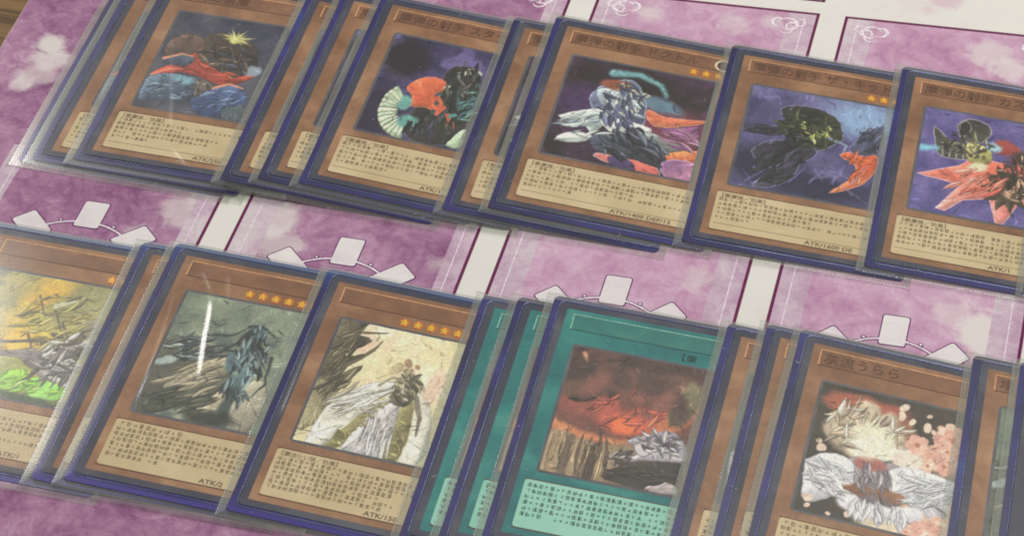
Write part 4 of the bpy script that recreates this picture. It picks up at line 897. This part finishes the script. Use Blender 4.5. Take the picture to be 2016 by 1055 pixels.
# ------------------------------------------------------------------ the cards, in the order they were laid
MON = "brown-framed card in blue and clear sleeves"
CARDS = [
 # key  x  y  z  turn  tilt  kind art level name atk header body sleeve label
 ('Z1', -161.14, 53.89, 0.0, 0.0, 0.0, 'b', None, 0, None, None, 0, 0, "lowest leftmost sleeved card of the far row, only its dark blue edges showing"),
 ('Z2', -156.98, 54.89, 0.85, 0.0, 0.0, 'b', 'ember', 0, None, None, 1, 0, "second sleeved card from the left in the far row, a narrow brown strip showing"),
 ('Z', -144.88, 57.12, 1.7, 0.67, 0.0, 'b', 'ember', 0, "魔弾の悪魔", "ATK/250", 1, 0, "creased sleeved brown card with red sweep and yellow spray picture in the far row"),
 ('S1', -99.42, 57.41, 3.524, 0.0, 3.18, 'b', 'fan', 0, None, None, 1, 1, "sleeved brown card strip lying directly on the red sweep picture card"),
 ('S2', -88.87, 59.99, 3.787, 0.0, 3.18, 'b', 'fan', 0, "魔", None, 1, 2, "sleeved brown card strip tucked under the left edge of the pale fan picture card"),
 ('S', -76.79, 61.03, 3.966, -0.19, 3.18, 'b', 'fan', 0, "魔弾の射手 スター", "ATK/1", 1, 1, "sleeved brown card with orange membrane and pale green fan on violet"),
 ('D1', -34.01, 61.98, 2.511, 0.0, 2.268, 'b', 'shards', 0, "魔", None, 1, 2, "sleeved brown card strip tucked under the left edge of the white shards picture card"),
 ('D', -21.34, 65.57, 2.859, -0.01, 2.268, 'b', 'shards', 3, "魔弾の射手 ドクトル", "ATK/1400 DEF/12", 1, 0, "sleeved brown card with white shards, orange sails and three visible gold stars, ATK/1400"),
 ('K', 35.27, 66.92, 1.541, 0.52, 1.401, 'b', 'storm', 3, "魔弾の射手 ザ・キッド", "ATK/1600 DE", 1, 1, "sleeved brown card with indigo storm, dark strokes and orange crescent, ATK/1600"),
 ('C', 87.26, 69.98, 1.149, 0.1, 1.039, 'b', 'burst', 0, "魔弾の射手 カスパール", "ATK/1", 1, 2, "sleeved brown card with coral star burst picture, at the right of the far row"),
 ('F', 132.12, 70.86, 1.379, 0.0, 1.653, 'b', None, 0, None, None, 0, 0, "sleeved card at the right end of the far row, only its clear edge showing"),
 ('Y', -158.2, -63.1, 0.0, 0.0, 0.0, 'b', 'gold', 4, None, "ATK/1", 2, 3, "sleeved brown card with yellow and bright green foil picture, leftmost in the near row"),
 ('R1', -111.98, -61.59, 1.165, 0.8, 1.061, 'b', 'knots', 0, None, None, 0, 3, "sleeved brown card strip between the yellow picture card and the grey green one"),
 ('R', -103.46, -60.3, 1.857, -0.04, 1.061, 'b', 'knots', 8, None, "ATK/2", 2, 3, "sleeved brown card with grey green picture and a bright crease of light on its sleeve"),
 ('W', -59.25, -60.14, 2.185, -0.38, 1.963, 'b', 'drape', 8, None, "ATK/150", 3, 4, "sleeved orange brown card with cream and olive drapery picture, gold stars, ATK/150"),
 ('T1', -14.14, -58.87, 1.534, 0.0, 1.385, 't', 'crater', 0, None, None, 0, 5, "leftmost of the three sleeved teal cards, a narrow strip showing"),
 ('T2', -4.23, -57.74, 2.144, 0.0, 1.385, 't', 'crater', 0, None, None, 0, 5, "middle one of the three sleeved teal cards, a strip with mint text box showing"),
 ('T', 6.46, -55.32, 2.736, 0.58, 1.385, 't', 'crater', 0, None, None, 0, 5, "sleeved teal card with red glowing cloud and dark ledge picture"),
 ('A1', 52.65, -54.21, 2.794, -1.0, 2.49, 'b', 'blossom', 0, "ノ", None, 0, 1, "sleeved brown card strip lying on the right edge of the teal picture card"),
 ('A2', 63.21, -52.34, 3.185, -1.0, 2.49, 'b', 'blossom', 0, None, None, 2, 1, "sleeved brown card strip tucked under the left edge of the blossom picture card"),
 ('A', 71.68, -52.54, 3.667, -1.57, 2.49, 'b', 'blossom', 0, "灰流うらら", None, 2, 1, "sleeved brown card with pink blossoms and white billows on dark brown"),
 ('B1', 121.14, -49.42, 2.379, 0.0, 2.318, 'b', 'knots', 0, "増", None, 2, 2, "sleeved brown card strip at the right of the blossom picture card"),
 ('B2', 133.88, -49.0, 2.713, 0.0, 2.318, 'b', None, 0, None, None, 0, 1, "rightmost sleeved card of the near row, only a dark blue edge in view"),
]
rs = random.Random(4)
for (key, x, y, z, turn, tilt, kind, art, level, name, atk, header, body, label) in CARDS:
    root = link("sleeved_card", None)
    root.location = (x * MM, y * MM, z * MM)
    root.rotation_euler = (0, math.radians(tilt), math.radians(turn))
    root.empty_display_size = 0.01
    tag(root, label, "trading card", "sleeved cards fanned out in two rows")
    sl = link("outer_sleeve", sleeve_mesh(40, RIDGES[key]) if key in RIDGES else SLEEVES[rs.randrange(6)], root)
    link("weld_band", P['weld'], sl)
    inn = link("inner_sleeve", P['inner_painted_sheen' if key in ('Y', 'R1', 'R', 'W') else 'inner'], root)
    link("sleeve_fold", P['fold'], inn)
    card = link("card_stock", P['card'], root)
    if art is None: continue
    k = kind
    link("frame_print", P['frame_' + k], card)
    link("name_plate", P['name_' + k], card); link("plate_line", P['nlt_' + k], card); link("plate_line", P['ndk_' + k], card)
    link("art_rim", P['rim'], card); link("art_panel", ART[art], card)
    link("text_box", P['tbox_' + k], card); link("text_box_line", P['tedge_' + k], card)
    sd_ = 100 + sum(map(ord, key)) * 7
    if key in ('S1', 'S2', 'T1', 'T2', 'A1', 'A2', 'Z2', 'R1', 'D1', 'B1'): bt = BODY[body] if body < 3 else (BODY6, BODY7, BODYT)[body - 3]
    elif body < 3: bt = glyph_text(sd_, 5, 33, 5.2, 16.9, 1.92, 1.47, M['ink'], 6 + sd_ % 26, 0.45 + (sd_ % 5) * 0.06, True)
    elif body == 3: bt = glyph_text(sd_, 6, 33, 5.2, 16.9, 1.80, 1.47, M['ink'], 8 + sd_ % 24, 0.6, True)
    elif body == 4: bt = glyph_text(sd_, 7, 33, 5.2, 17.0, 1.62, 1.47, M['ink'], 8 + sd_ % 24, 0.6, True)
    else: bt = BODYT
    ef = link("effect_text", bt, card)
    ef["kind"] = "stuff"
    if k == 'b' and body < 3: link("divider_line", P['divider'], card)
    if header == 1: text_obj("type_text", "【悪魔族／効果】", 4.6, 18.55, 0.535, 1.9, M['ink'], card)
    elif header == 3: text_obj("type_text", "【魔法使い族／効果】", 4.6, 18.7, 0.535, 1.75, M['ink'], card)
    elif header == 2: link("type_text", HEADMARK, card)
    if name: text_obj("card_name", name, 5.6, 77.6, 0.50, 4.3, M['ink_name'], card, 0.985)
    if atk: text_obj("stat_text", atk, 31.9, 5.0, 0.535, 2.15, M['ink'], card, 1.12)
    if kind == 't': text_obj("card_class", "【魔", 34.2, 72.5, 0.50, 3.0, M['ink_teal'], card)
    for s_ in range(level):
        d = link("level_star", P['ldisc'], card); d.location = ((50.4 - 3.78 * s_ if key != 'D' else 51.9 - 3.9 * s_) * MM, 73.7 * MM, 0)
        d2 = link("star_mark", P['lstar'], card); d2.location = d.location
    if key in ('D',):
        d = link("attribute_mark", P['adisc'], card); d.location = (52.6 * MM, 79.0 * MM, 0)
        d = link("attribute_ring", P['aring'], card); d.location = (52.6 * MM, 79.0 * MM, 0)
